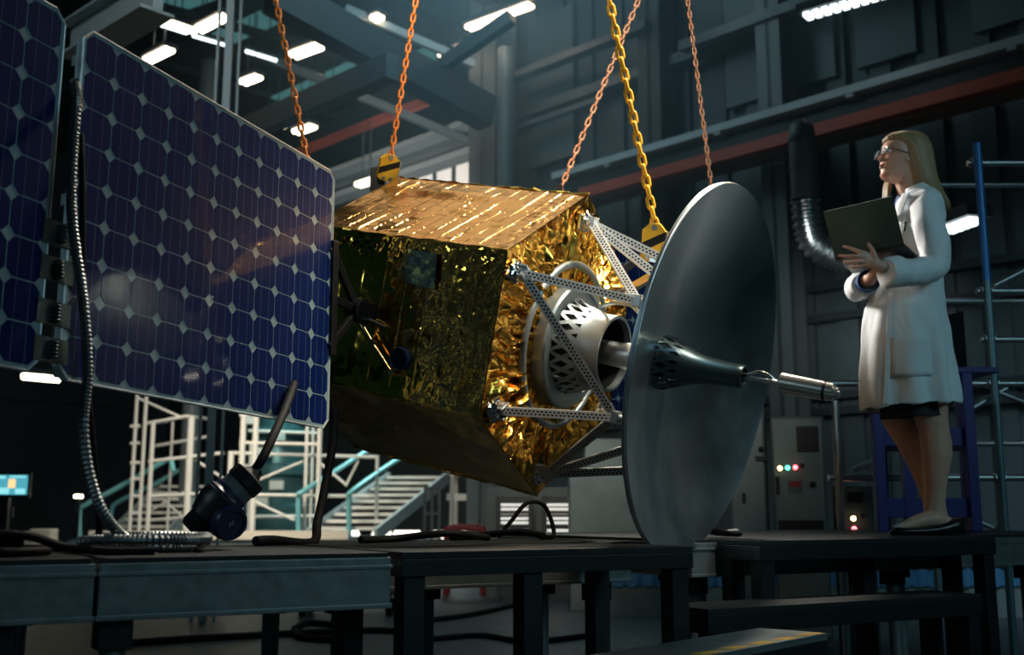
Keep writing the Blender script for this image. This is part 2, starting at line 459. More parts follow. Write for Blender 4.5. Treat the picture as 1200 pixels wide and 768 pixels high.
def beam_on(name, p, q, b, w, h, mt, label, cat='beam', group=None, extra=None):
    """a straight beam along the wall: both ends seen in the photograph, carried on the plane b"""
    P, R = on(*p, (Q, Q, 0), b), on(*q, (Q, Q, 0), b)
    aP, _, zP = hall(P); aR, _, zR = hall(R)
    z = (zP + zR) / 2
    m = MB(); lo, hi = min(aP, aR), max(aP, aR)
    hbox(m, lo, hi, b - w / 2, b + w / 2, z - h / 2, z + h / 2)
    if extra: extra(m, lo, hi, b, z)
    o = m.build(name, mt)
    return tag(o, label, cat, group)

# crane runway along the right wall
def flange(m, lo, hi, b, z):
    a = lo + .8
    while a < hi:
        hbox(m, a, a + .10, b - .16, b + .1, z - .09, z + .05, 0); a += 1.9
R1 = beam_on('runway_flange', (655, 210), (1290, 25), BW - .55, .34, .10, 'flange', 'pale grey upper flange of the crane runway along the right wall', extra=flange)
_, _, zf = hall(on(690, 200.5, (Q, Q, 0), BW - .55))
_, _, zr = hall(on(690, 226, (Q, Q, 0), BW - .55))
m = MB(); hbox(m, -3, 12.0, BW - .60, BW - .45, zr + .09, zf - .13)
tag(m.build('runway_girder', 'beam_dark'), 'dark girder web between the pale flange and the red rail', 'beam')
R3 = beam_on('conductor_rail', (680, 229), (1290, 61), BW - .75, .09, .15, 'red', 'long red rail running along the right wall above the woman', 'rail')
R4 = beam_on('runway_bottom_flange', (680, 240), (1290, 82), BW - .52, .3, .09, 'brown', 'brownish lower flange just beneath the long red rail', 'beam')
# columns and girts of the right wall
def column(name, px, b, w, d, z1, mt, label, kind='i'):
    P = on(px, 600, (Q, Q, 0), b); a = hall(P)[0]
    m = MB()
    hbox(m, a - w / 2, a + w / 2, b - d / 2, b - d / 2 + .05, 0, z1)
    hbox(m, a - w / 2, a + w / 2, b + d / 2 - .05, b + d / 2, 0, z1)
    hbox(m, a - .03, a + .03, b - d / 2, b + d / 2, 0, z1)
    hbox(m, a - w / 2 - .1, a + w / 2 + .1, b - d / 2 - .1, b + d / 2 + .1, 0, .05)
    return tag(m.build(name, mt), label, 'column')
column('steel_column', 576, BW - .4, .62, .5, 10.9, 'beam', 'broad steel column at the end of the right wall, behind the satellite')
column('steel_column', 782, BW - .05, .4, .4, 10.9, 'beam_dark', 'steel column on the right wall behind the top of the dish')
column('steel_column', 932, BW - .05, .36, .4, 10.9, 'beam', 'steel column on the right wall beside the ventilation duct')
beam_on('wall_girt', (585, 142), (880, 44), BW + .08, .2, .16, 'beam', 'grey horizontal wall beam right of the broad column, behind the crossing chains')
beam_on('wall_girt', (585, 96), (760, 32), BW - .3, .2, .12, 'beam', 'upper grey wall beam under the big lit lamp')
beam_on('wall_girt', (800, 62), (1100, -60), BW - .2, .2, .14, 'beam', 'dim wall beam high up right of the thin far chain')
beam_on('service_pipe', (598, 152), (700, 118), BW - .1, .08, .08, 'beam', 'thin pipe under the grey wall beam right of the broad column', 'pipe')
# vertical pipe right of the column
m = MB(); P = on(592, 600, (Q, Q, 0), BW - .9); m.tube([(P.x, P.y, 0), (P.x, P.y, 8.2)], .13, 14)
tag(m.build('down_pipe', 'beam'), 'grey vertical pipe in front of the broad steel column', 'pipe')

# beyond the column: runway and window of the far bay
BF = 14.6
beam_on('far_runway_beam', (340, 236), (575, 152), BF - .8, .3, .36, 'beam', 'grey box beam of the far bay above the lit window')
beam_on('far_runway_flange', (340, 222), (575, 138), BF - 1.16, .4, .10, 'beam_pale', 'pale flange on top of the far grey box beam')
beam_on('far_runway_ledge', (340, 252), (575, 171), BF - .85, .4, .12, 'beam_pale', 'pale ledge right above the lit window, left of the broad column')
beam_on('far_conductor_rail', (330, 186), (516, 113), BF - .9, .10, .20, 'red', 'red rail of the far bay behind the second chain', 'rail')
m = MB()
wa, _, wz = hall(on(470, 192, (Q, Q, 0), BF)); wb, _, wz2 = hall(on(558, 172, (Q, Q, 0), BF))
hbox(m, wb, wa, BF - .03, BF + .03, hall(on(512, 232, (Q, Q, 0), BF))[2], wz2 + .15)
win = struct('window_1', m, 'window')
m = MB()
zb = hall(on(512, 232, (Q, Q, 0), BF))[2]
for i in range(5):
    aa = wb + (wa - wb) * i / 4
    hbox(m, aa - .03, aa + .03, BF - .10, BF - .03, zb, wz2 + .15)
hbox(m, wb - .05, wa + .05, BF - .10, BF + .05, zb - .1, zb)
struct('window_frame', m, 'beam_dark', win)
# roof steel on the left
def roof_bar(name, p, dp, q, dq, w, h, mt, label, cat='beam'):
    m = MB(); m.bar(at(*p, dp), at(*q, dq), w, h)
    return tag(m.build(name, mt), label, cat)
def u_bar(name, p, q, z, w, h, mt, label, cat='beam'):
    m = MB(); m.bar(onz(*p, z), onz(*q, z), w, h)
    return tag(m.build(name, mt), label, cat)
m = MB(); A, B = onz(88, 52, 5.6), onz(186, -8, 5.6); m.bar(A, B, .10, .34); m.bar(A + Vector((0, 0, .17)), B + Vector((0, 0, .17)), .34, .03); m.bar(A - Vector((0, 0, .17)), B - Vector((0, 0, .17)), .34, .03)
tag(m.build('roof_girder', 'beam_pale'), 'pale steel roof girder crossing above the corner of the solar panel', 'beam')
m = MB(); P = at(268, 60, 10.5)
m.box((P.x, P.y, 5.4), (.07, .20, 10.8), (Vector((.97, .22, 0)), Vector((-.22, .97, 0)), Vector((0, 0, 1))))
for sx in (-1, 1): m.box((P.x + sx * .10 * .97, P.y + sx * .10 * .22, 5.4), (.02, .24, 10.8), (Vector((.97, .22, 0)), Vector((-.22, .97, 0)), Vector((0, 0, 1))))
tag(m.build('steel_post', 'beam_pale'), 'grey steel post rising behind the large solar panel', 'post')
roof_bar('roof_rafter', (318, -8), 15, (572, 134), 17.2, .35, .5, 'beam_dark', 'dark sloping rafter coming down to the broad column')
roof_bar('roof_brace', (405, 10), 17, (556, 76), 17.2, .10, .12, 'beam_pale', 'slender pale brace above the dark sloping rafter')
roof_bar('roof_brace', (522, 74), 16.5, (600, 20), 16, .16, .2, 'beam_dark', 'dark short brace rising from the column to the big lamp')
roof_bar('roof_brace', (300, 62), 20, (560, 170), 21, .12, .14, 'beam', 'thin grey brace low behind the sloping rafter')
roof_bar('roof_truss_chord', (120, -10), 19, (420, 70), 21, .12, .14, 'beam_dark', 'dark truss chord running over the row of small lamps')
roof_bar('roof_beam', (290, 152), 17, (460, 78), 14.5, .22, .34, 'beam', 'grey roof beam carrying lamps behind the first orange chain')
roof_bar('roof_beam', (560, -8), 17, (740, -30), 15, .3, .3, 'beam_dark', 'dark roof beam above the big lit lamp')
for i, (p, q, z, lab) in enumerate([((330, 118), (428, 74), 10.3, 'teal glow strip on the roof beside the first orange chain'),
                                    ((255, 48), (330, 14), 10.7, 'teal glow strip on the roof right of the grey post'),
                                    ((200, 6), (262, -16), 10.7, 'teal glow strip on the roof left of the grey post'),
                                    ((478, 74), (520, 56), 10.75, 'small teal glow strip on the roof right of the second chain')]):
    m = MB(); m.bar(onz(*p, z), onz(*q, z), .55, .05)
    tag(m.build('roof_glow', 'roof_glow'), lab, 'roof_glow')

# ---------------------------------------------------------------- lamps
lamps = [
    ((549, 33), (622, 6), 8.5, .20, 'lamp', 'big bright strip lamp at the top left of the crossing chains'),
    ((233, 35), (264, 19), 8.5, .22, 'lamp', 'strip lamp close left of the grey post, highest one there'),
    ((173, 71), (199, 58), 8.5, .22, 'lamp', 'strip lamp hanging over the top edge of the solar panel, left of the grey post'),
    ((285, 97), (303, 90), 8.5, .22, 'lamp', 'small strip lamp just right of the grey post'),
    ((344, 65), (374, 54), 8.5, .26, 'lamp', 'large strip lamp right behind the upper part of the first orange chain'),
    ((371, 124), (396, 117), 8.5, .22, 'lamp', 'strip lamp under the grey roof beam right of the first orange chain'),
    ((308, 154), (331, 147), 8.5, .24, 'lamp', 'strip lamp above the panel edge left of the first orange chain'),
    ((347, 155), (367, 148), 8.5, .24, 'lamp', 'strip lamp behind the lower part of the first orange chain'),
    ((439, 97), (467, 87), 8.5, .26, 'lamp', 'strip lamp at the end of the grey roof beam left of the second chain'),
    ((419, 30), (428, 28), 8.5, .22, 'lamp', 'small round lamp high up left of the second chain, left of a pair'),
    ((438, 22), (446, 19), 8.5, .20, 'lamp', 'small round lamp high up left of the second chain, right of a pair'),
    ((516, 65), (524, 63), 8.5, .20, 'lamp', 'small lamp right of the second chain, left one of a pair'),
    ((535, 58), (542, 55), 8.5, .18, 'lamp', 'small lamp right of the second chain, right one of a pair'),
    ((420, 217), (438, 211), 7.0, .22, 'lamp', 'lamp peeping out above the left end of the gold satellite'),
    ((27, 440), (69, 444), 3.2, .14, 'lamp', 'strip lamp low at the left under the cropped solar panel'),
    ((160, 13), (229, 37), 9.0, .12, 'lamp', 'long thin tube lamp left of the grey post, upper of two parallel tubes'),
    ((155, 19), (219, 39), 9.0, .05, 'lamp_cool', 'long thin tube lamp left of the grey post, lower of two parallel tubes'),
    ((226, 42), (264, 53), 9.0, .05, 'lamp_cool', 'short thin tube lamp touching the left side of the grey post'),
    ((288, 60), (324, 71), 9.0, .06, 'lamp_cool', 'thin tube lamp between the grey post and the first orange chain'),
    ((347, 83), (375, 92), 9.0, .20, 'lamp', 'tube lamp just under the large strip lamp by the first chain'),
]
def make_lamp(p, q, z, w, mt, label):
    A, B = onz(*p, z), onz(*q, z)
    d = (B - A); L = d.length; d.normalize(); s = d.cross(Vector((0, 0, 1))).normalized(); up = s.cross(d)
    C = (A + B) / 2
    t = thing('ceiling_lamp', C + Vector((0, 0, .1)), label, 'lamp', 'ceiling lamps')
    m = MB(); m.box(C + up * .07, (L + .06, w + .05, .08), (d, s, up)); m.build('lamp_housing', 'beam_dark', t)
    m = MB()
    if w > .16:
        for k in (-1, 1): m.tube([A + s * k * w * .24, B + s * k * w * .24], w * .2, 8)
    else: m.tube([A, B], w * .5, 8)
    m.build('lit_tube', mt, t)
    m = MB()
    for f in (.25, .75): m.tube([A + d * L * f + up * .1, A + d * L * f + Vector((0, 0, min(1.2, 10.9 - z)))], .012, 6)
    m.build('hanger', 'beam_dark', t)
for l in lamps: make_lamp(*l)
def louvre_lamp(A, B, n, label):
    d = (B - A); L = d.length; d.normalize(); s = d.cross(Vector((0, 0, 1))).normalized(); up = s.cross(d)
    t = thing('louvre_lamp', (A + B) / 2 + up * .1, label, 'lamp', 'louvred lamps on the right wall')
    m = MB(); m.box((A + B) / 2 + up * .07, (L + .08, .26, .10), (d, s, up)); m.build('lamp_housing', 'beam_dark', t)
    m = MB()
    for i in range(n):
        f = (i + .5) / n; m.box(A + d * L * f, (L / n * .62, .15, .05), (d, s, up))
    m.build('lit_cell_row', 'lamp_cool', t)
louvre_lamp(onz(942, 20, 6.6), onz(1040, -8, 6.6), 9, 'louvred lamp cut by the top edge of the picture above the woman')
pA = at(1107, 271, 9.5); pB = at(1146, 262, 9.1); pB.z = pA.z
louvre_lamp(pA, pB, 5, 'louvred lamp behind the shoulder of the woman')

# ================================================================ THE SATELLITE
C0 = Vector((0.19044, 4.10308, 1.57576))
SA = Vector((0.84389, -0.48549, -0.22838)).normalized()       # the way its dish looks
S1 = Vector((0.16882, -0.16375, 0.97195)); S1 = (S1 - SA * S1.dot(SA)).normalized()
S2 = SA.cross(S1)
HR, HL = .578, .908
def S(x, y, z): return C0 + S1 * x + S2 * y + SA * z
def sat_plane(px, py, z): return on(px, py, SA, C0.dot(SA) + z)
def side_plane(px, py, y): return on(px, py, S2, C0.dot(S2) + y)
def hexc(k): return HR * math.cos(k * PI / 3), HR * math.sin(k * PI / 3)
SAT = thing('satellite', S(-HR, 0, -.45), 'gold foil satellite with silver dish and blue solar panels hanging on chains', 'satellite')
rnd = random.Random(3)
folds = []
for i in range(26):
    a = rnd.uniform(0, PI); f = rnd.uniform(6, 34)
    folds.append((math.cos(a) * f, math.sin(a) * f, rnd.random(), 1 / f))
def tri(x): x = x - math.floor(x); return 2 * x if x < .5 else 2 - 2 * x
def crumple(u, v, seed=0.):
    return sum(w * (tri(a * u + b * v + p + seed * p * 7) - .5) for a, b, p, w in folds)

def side_blanket(k, kind, mt, label=None):
    x0, y0 = hexc(k); x1, y1 = hexc(k + 1)
    nx, ny = math.cos((k + .5) * PI / 3), math.sin((k + .5) * PI / 3)
    W, rows = math.dist((x0, y0), (x1, y1)), 15
    rr = random.Random(k)
    tilt = {}
    m = MB()
    def fn(u, v):                                   # u across the face, v from the front end to the back
        edge = min(1, u * 14, (1 - u) * 14)
        h = 0.
        if kind == 'tiles':
            sv = v * rows + .25 * math.sin(u * 3 + 1); i = int(sv); fr = sv - i
            su = u * 4.2 + (i % 2) * .5 + rr_of(i) * .3; j = int(su); fu = su - j
            key = (i, j)
            if key not in tilt: tilt[key] = (rr.uniform(-.5, .5), rr.uniform(-.5, .5), rr.uniform(-.3, .3))
            a, b, c = tilt[key]
            h = .0012 * (1 - fr) + .0026 * a * (fr - .5) + .0036 * b * (fu - .5) + .001 * c
            h += .0024 * math.exp(-((fr - .06) / .045) ** 2) * (3.3 * abs(c) if c > -.12 else .08) + .0018 * math.exp(-((fu - .04) / .025) ** 2) * (.3 + abs(a))
            if v < .16: h += crumple(u * .6, v * .9, 2) * .010 * (1 - v / .16) * 2
            h += .012 * math.exp(-(((u - .22) / .10) ** 2 + ((v - .62) / .28) ** 2))       # the blanket bulges in places
        elif kind == 'mirror':
            right = max(0, min(1, (.42 - v) / .15))
            h = crumple(u * .5, v * .8, k) * (.0035 + .011 * right) + .006 * noise.noise((u * 3, v * 3, k * 9.1))
            sv = v * 9; h += .002 * math.exp(-((sv - round(sv)) / .03) ** 2)
            if u < .20: h += (1 - u / .20) * crumple(u * .9, v * 1.4, 5) * .035
        else:
            h = crumple(u * .6, v * .8, k) * .005 + .006 * noise.noise((u * 3, v * 3, k * 5.3))
        e2 = min(1, v * 25, (1 - v) * 25)
        h *= edge * (.3 + .7 * e2)
        x, y = x0 + (x1 - x0) * u, y0 + (y1 - y0) * u
        return S(x + nx * h, y + ny * h, -HL * v)
    rows_off = [rr.random() for _ in range(40)]
    def rr_of(i): return rows_off[i % 40]
    m.grid(fn, 96 if kind != 'plain' else 60, (440 if kind == 'tiles' else 200) if kind != 'plain' else 80, uv=lambda u, v: (u * W, v * HL))
    o = m.build('side_blanket', mt, SAT, smooth=38)
    if label: o['label'] = label
    return o
side_blanket(0, 'tiles', 'foil_top', 'gold foil blanket taped in small tiles')
side_blanket(1, 'mirror', 'foil_side', 'dark mirroring gold foil blanket')
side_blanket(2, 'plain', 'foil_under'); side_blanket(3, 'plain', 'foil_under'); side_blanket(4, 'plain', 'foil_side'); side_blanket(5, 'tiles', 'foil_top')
# folded foil edge along the ridges
for k in (0, 1, 2, 3):
    x, y = hexc(k); m = MB(); rr = random.Random(20 + k)
    pts = [S(x * (1 + rr.uniform(-.006, .010)), y * (1 + rr.uniform(-.006, .010)), -HL * i / 26 + .004) for i in range(27)]
    m.tube(pts, [.003 + rr.uniform(0, .003) for _ in pts], 5)
    m.build('edge_fold', 'foil_front', SAT)
# front blanket: pleats gathered around the centre
def front():
    m = MB(); NU, NV = 420, 44
    pl = [(rnd.randint(22, 70), rnd.random(), rnd.uniform(.3, 1)) for _ in range(7)]
    def fn(u, v):
        th = u * 2 * PI
        ph = ((th + PI / 6) % (PI / 3)) - PI / 6
        rmax = HR * math.cos(PI / 6) / math.cos(((th) % (PI / 3)) - PI / 6)
        r = rmax * (1 - v)
        x, y = r * math.cos(th), r * math.sin(th)
        rn = r / HR
        wob = .05 * noise.noise((x * 6, y * 6, 3)) + .02 * noise.noise((x * 17, y * 17, 8))
        P = 0.
        for n, p, w in pl: P += w * (tri((th + wob) / (2 * PI) * n + p + 1.2 * noise.noise((rn * 3, n, p))) - .5) * 40 / n
        amp = (.026 if rn > .5 else .014) * min(1, v * 9) * min(1, rn * 3)
        h = amp * P * (.5 + .9 * max(0, noise.noise((x * 5, y * 5, 1)) + .4)) + crumple(x * .55, y * .55, 1) * .045 * min(1, v * 14)
        h += .012 * noise.noise((x * 4, y * 4, 5)) * min(1, v * 10)
        return S(x, y, max(-.012, h) + .004)
    m.grid(fn, NU, NV, closed_u=True, uv=lambda u, v: (2.2 * abs(2 * u - 1), HR * (1 - v)))
    o = m.build('front_blanket', 'foil_front', SAT, smooth=25)
    o['label'] = 'crumpled pleated gold foil on the front end'
front()
m = MB(); m.add([S(*hexc(k), -HL + .002) for k in range(6)], [tuple(range(6))]); m.build('back_panel', 'foil_side', SAT)
# small patch and round port on the side that faces the panel
m = MB()
q = [side_plane(478, 292, .517), side_plane(512, 297, .517), side_plane(509, 339, .517), side_plane(474, 331, .517)]
m.hexa([p - S2 * .004 for p in q] + q); m.build('foil_patch', 'foil_patch', SAT)['label'] = 'greenish foil patch'
pp = side_plane(470, 421, .50)
m = MB(); m.lathe(pp, S2, [(0, .044), (.014, .043), (.018, .038), (.010, .036), (.009, 0.001)], 28)
m.build('round_port', 'navy', SAT, smooth=40)

# ---------------------------------------------------------------- front fittings
m = MB(); m.torus(S(0, 0, .012), SA, .308, .0145, 96, 12); m.build('ring_tube', 'cone', SAT, smooth=60)
m = MB(); m.lathe(S(0, 0, 0), SA, [(.0, .235), (.05, .237), (.058, .230), (.058, .215), (.050, .212), (.050, .172), (.020, .170)], 96)
m.build('adapter_flange', 'cone', SAT, smooth=30)
def lattice_cone(r_of, z0, z1, n, w0, w1, th, twist, seg=18):
    m = MB()
    for sgn in (1, -1):
        for i in range(n):
            ring = []
            for k in range(seg + 1):
                f = k / seg; z = z0 + (z1 - z0) * f; r = r_of(z); a = 2 * PI * i / n + sgn * twist * f
                w = (w0 + (w1 - w0) * f) / 2
                dt = w / r
                ring.append([S(rr * math.cos(a + da), rr * math.sin(a + da), z) for rr, da in ((r, -dt), (r, dt), (r - th, dt), (r - th, -dt))])
            m.loft(ring)
    return m
rc = lambda z: .182 - (.182 - .142) * max(0, min(1, (z - .05) / .11)) ** .85
m = lattice_cone(rc, .045, .150, 22, .012, .026, .007, .34)
m.build('lattice_cone', 'cone', SAT, smooth=50)
m = MB(); m.lathe(S(0, 0, 0), SA, [(.132, rc(.132)), (.160, .1425), (.222, .142), (.222, .131), (.132, .134)], 72, False, 0, True)
m.build('cone_collar', 'cone', SAT, smooth=30)
m = MB(); m.lathe(S(0, 0, 0), SA, [(.03, .135), (.20, .126)], 48); m.lathe(S(0, 0, 0), SA, [(.03, .14), (.031, .001)], 48)
m.build('cone_liner', 'black', SAT, smooth=40)
m = MB(); m.lathe(S(0, 0, 0), SA, [(.035, .046), (.27, .046), (.272, .050), (.30, .050), (.30, .046), (.42, .046)], 40, True)
m.build('feed_shaft', 'alu', SAT, smooth=40)
# cable hoop between flange and strut
m = MB(); m.tube(smoothpath([sat_plane(703, 361, .1), sat_plane(718, 355, .2), sat_plane(738, 357, .28), sat_plane(748, 366, .33)], 6), .008, 8)
m.build('cable_hoop', 'alu', SAT, smooth=60)

# dish
RD, DD, ZR = .651, .185, .600
ZA = ZR - DD
def dz(r): return ZA + DD * (r / RD) ** 2
prof = [(dz(RD * i / 40), max(.001, RD * i / 40)) for i in range(41)]
prof += [(ZR + .004, RD + .006), (ZR - .014, RD + .008), (ZR - .017, RD - .004)]
prof += [(dz(RD * i / 40) - .006, max(.001, RD * i / 40)) for i in range(39, -1, -1)]
m = MB(); m.lathe(S(0, 0, 0), SA, prof, 160)
m.build('dish', 'dish', SAT, smooth=40)
m = MB(); m.lathe(S(0, 0, 0), SA, [(ZA - .07, .05), (ZA - .055, .12), (dz(.14) - .008, .14)], 48); m.build('dish_hub', 'alu', SAT, smooth=40)
m = MB(); m.torus(S(0, 0, ZR - .004), SA, RD + .004, .0055, 160, 8); m.build('dish_rim', 'alu', SAT, smooth=60)
# feed horn: lattice skirt running into a tube
fp = [(.385, .105), (.43, .098), (.47, .085), (.51, .070), (.55, .056), (.60, .0465), (.66, .043), (.725, .041)]
def fr(z):
    for (a, ra), (b, rb) in zip(fp, fp[1:]):
        if z <= b: return ra + (rb - ra) * max(0, (z - a) / (b - a))
    return fp[-1][1]
m = lattice_cone(fr, .405, .53, 15, .010, .020, .006, .62, 24); m.build('horn_lattice', 'dark_alu', SAT, smooth=50)
m = MB(); pr = [(z, fr(z)) for z in (.505, .53, .55, .575, .60, .63, .66, .70, .722)] + [(.725, .039), (.725, .033), (.70, .032)]
m.lathe(S(0, 0, 0), SA, pr, 48)
for i in range(15): pass
m.build('horn_tube', 'dark_alu', SAT, smooth=40)
m = MB(); m.lathe(S(0, 0, 0), SA, [(.40, .06), (.50, .048), (.52, .04)], 32); m.build('horn_liner', 'black', SAT); m = MB(); m.lathe(S(0, 0, 0), SA, [(.705, .033), (.706, .001)], 32); m.build('horn_plug', 'black', SAT)
m = MB(); m.tube([S(0, 0, .70), S(0, 0, .87)], .0085, 14); m.build('feed_rod', 'chrome', SAT, smooth=60)
m = MB(); m.tube(smoothpath([S(.006, .0, .71), S(.012, .010, .745), S(.026, .006, .775), S(.022, 0, .805), S(.004, -.012, .835), S(-.014, .004, .855)], 8), .0055, 8)
m.build('feed_cable', 'chrome', SAT, smooth=60)
m = MB(); m.lathe(S(0, 0, 0), SA, [(.852, .0005), (.852, .034), (.858, .0375), (1.002, .0325), (1.002, .001)], 40); m.build('feed_probe', 'chrome', SAT, smooth=30)
m = MB(); m.lathe(S(0, 0, 0), SA, [(1.0, .031), (1.015, .0305), (1.015, .001)], 40); m.build('probe_band', 'black', SAT, smooth=30)
m = MB(); m.lathe(S(0, 0, 0), SA, [(1.012, .0315), (1.034, .0305), (1.034, .0255), (1.038, .025), (1.038, .019), (1.050, .018), (1.050, .011), (1.056, .010), (1.056, .0005)], 36); m.build('probe_tip', 'chrome', SAT, smooth=30)

# ---------------------------------------------------------------- brackets and perforated struts
BR = {}
for n, (px, py) in {'A': (609, 320), 'B': (690, 262), 'F': (585, 481), 'E': (637, 555), 'C': (733, 342), 'D': (709, 480)}.items():
    BR[n] = sat_plane(px, py, .035)
def bracket(p):
    r = (p - C0); r = (r - SA * r.dot(SA)).normalized(); t = SA.cross(r)
    m = MB()
    m.box(p - SA * .022, (.010, .062, .070), (SA, r, t))
    for s in (-1, 1):
        m.box(p + t * .020 * s + SA * .004, (.052, .050, .007), (SA, r, t))
        m.tube([p + t * .020 * s + SA * .012, p + t * .030 * s + SA * .012], .009, 10)
    m.tube([p - t * .022 + SA * .012, p + t * .022 + SA * .012], .006, 10)
    o = m.build('strut_bracket', 'alu', SAT, bevel=.0015)
    w = MB(); c = p + r * .012 - SA * .012; rr = random.Random(int(p.x * 1e4)); rings = []
    for j in range(1, 9):
        a = PI * j / 9
        rings.append([c + (r * math.sin(a) * math.cos(2 * PI * k / 16) * .030 + t * math.sin(a) * math.sin(2 * PI * k / 16) * .040 - SA * math.cos(a) * .024) * rr.uniform(.78, 1.25) for k in range(16)])
    w.loft(rings); w.build('foil_wrap', 'foil_silver', o)
    b = MB()
    for s in (-1, 1):
        for q in (-1, 1): b.disc(p - SA * .017 + r * .022 * q + t * .027 * s, SA, .006, .008, 8)
    b.build('bolt', 'steel', o)
for n in BR: bracket(BR[n])
def strut(a, b, w=.027):
    d = (b - a); L = d.length; d = d.normalized()
    out = -S2 * -1 + SA * .6                                                 # the open walls look out to the panel's side
    y = (out - d * out.dot(d)).normalized(); z = d.cross(y); m = MB(); h = w / 2
    for s in (-1, 1):
        m.box((a + b) / 2 + z * s * h, (L, w, .003), (d, y, z))              # plain walls
        n = max(6, int(L / .0145)); p = L / n
        for e, ww in ((-.82, .20), (.82, .20)): m.box((a + b) / 2 + y * s * h * .94 + z * h * e, (L, .003, w * ww), (d, y, z))
        m.box((a + b) / 2 + y * s * h * .94 , (L, .003, w * .13), (d, y, z))
        for k in range(n):                                                   # perforated walls: two staggered rows of holes
            c = a + d * p * (k + .25) + y * s * h * .94
            m.box(c + z * h * .36, (p * .42, .003, w * .36), (d, y, z))
            m.box(c - z * h * .36 + d * p * .5, (p * .42, .003, w * .36), (d, y, z))
    m.box((a + b) / 2, (L * .98, .004, w * .7), (d, y, z), 1)  # black inner plate, imitates the shade inside the holes
    for e in (a, b): m.tube([e - y * .018, e + y * .018], .010, 12)
    return m.build('strut', ['alu_white', 'black'], SAT)
N1, N2, N3, N4, N5 = sat_plane(747, 353, .350), sat_plane(720, 489, .345), sat_plane(772, 325, .35), sat_plane(790, 310, .365), sat_plane(748, 522, .36)
N6 = sat_plane(752, 551, .365)
for a, b in (('A', N1), ('A', N2), ('B', N1), ('B', N3), ('B', N4), ('F', N2), ('E', N2), ('E', N5), ('E', N6), ('C', N1), ('D', N2)): strut(BR[a] + SA * .012, b)
def node(p):
    m = MB(); m.box(p, (.045, .045, .045), (SA, S1, S2)); m.disc(p, SA, .016, .032, 12); m.build('strut_node', 'alu', SAT, bevel=.004)
for p in (N1, N2, N3, N4, N5, N6): node(p)
# short feet that carry the dish on the nodes
m = MB()
for p in (N1, N2, N3, N4, N5, N6):
    v = p - C0; r = v - SA * v.dot(SA); q = C0 + r + SA * (dz(r.length) - .016)
    m.tube([p, q], .012, 10)
m.build('dish_foot', 'alu', SAT, smooth=50)

# ---------------------------------------------------------------- solar wings
PT = Vector((-0.64063, 3.75471, 2.13770)); PD = Vector((0.38671, 0.92165, -0.03185)); PV = Vector((-0.00950, 0.03852, 0.99921)); PN = Vector((0.92215, -0.38610, 0.02365))
CW, CH, NC, NR = .10786, .09987, 11, 9
def panel(o, dx, dy, n, name='solar_panel', cols=NC, label=None):
    """o: top corner next to the body; dx away from the body, dy down"""
    W, Hh = cols * CW, NR * CH; ch = .020; e = .010
    def P(x, y, z): return o + dx * x + dy * y + n * z
    m = MB()
    def octo(x0, y0, x1, y1, c): return [(x0 + c, y0), (x1 - c, y0), (x1, y0 + c), (x1, y1 - c), (x1 - c, y1), (x0 + c, y1), (x0, y1 - c), (x0, y0 + c)]
    out = octo(-e, -e, W + e, Hh + e, ch + e)
    m.loft([[P(x, y, 0) for x, y in out], [P(x, y, -.022) for x, y in out]], True, 0)
    for i in range(cols):
        for j in range(NR):
            g = .0022; c = .0175
            x0, y0, x1, y1 = i * CW + g, j * CH + g, (i + 1) * CW - g, (j + 1) * CH - g
            p8 = octo(x0, y0, x1, y1, c)
            m.add([P(x, y, .0012) for x, y in p8] + [P(x, y, 0) for x, y in p8], [tuple(range(8))] + [(k, (k + 1) % 8, 8 + (k + 1) % 8, 8 + k) for k in range(8)], 1)
            for f in (.3, .7):
                xm = x0 + (x1 - x0) * f
                m.add([P(xm - .0011, y0 + .001, .0016), P(xm + .0011, y0 + .001, .0016), P(xm + .0011, y1 - .001, .0016), P(xm - .0011, y1 - .001, .0016)], [(0, 1, 2, 3)], 2)
    ob = m.build(name, ['cell_gap', 'cell', 'busbar'], SAT)
    if label: ob['label'] = label
    b = MB()
    for y in (Hh * .08, Hh * .5, Hh * .92): b.bar(P(0, y, -.034), P(W, y, -.034), .03, .024, n)
    for x in (W * .03, W * .5, W * .97): b.bar(P(x, 0, -.034), P(x, Hh, -.034), .03, .024, n)
    b.build('back_frame', 'dark_alu', ob)
    f = MB(); r = .003
    ring = [P(x, y, 0) for x, y in octo(-e, -e, W + e, Hh + e, ch + e)]
    for k in range(8): f.tube([ring[k], ring[(k + 1) % 8]], r, 6)
    f.build('rim', 'alu_white', ob)
    return ob
p1 = panel(PT, -PD, -PV, PN, label='blue solar panel facing the camera next to the gold body')
gap = .085
o2 = PT - PD * (NC * CW + gap) + PV * .005
p2 = panel(o2, -PD, -PV, PN, label='blue solar panel cut by the left edge of the picture')
# hinges between the two panels
for f in (.62, .72, .84, .94):
    b = PT - PD * (NC * CW + gap / 2) - PV * (NR * CH * f)
    m = MB(); m.bar(b - PD * gap * .62, b + PD * gap * .62, .045 if f < .5 else .06, .010, PN)
    for k in range(5): m.torus(b + PV * (.018 - .009 * k) + PN * .010, PV, .010, .003, 14, 6)
    m.build('panel_hinge', 'dark_alu', p1)
# far wing behind the body: the mirror place on the other side
def flip(v): return v - S2 * (2 * (v - C0).dot(S2))
oF = flip(PT); dxF = -(PD * -1); dF = (flip(PT - PD) - flip(PT)).normalized(); vF = (flip(PT - PV) - flip(PT)).normalized()
nF = dF.cross(vF); nF = nF if nF.dot(SA) > 0 else -nF
panel(oF, dF, vF, nF, label='far solar panel glimpsed between the body and the dish')
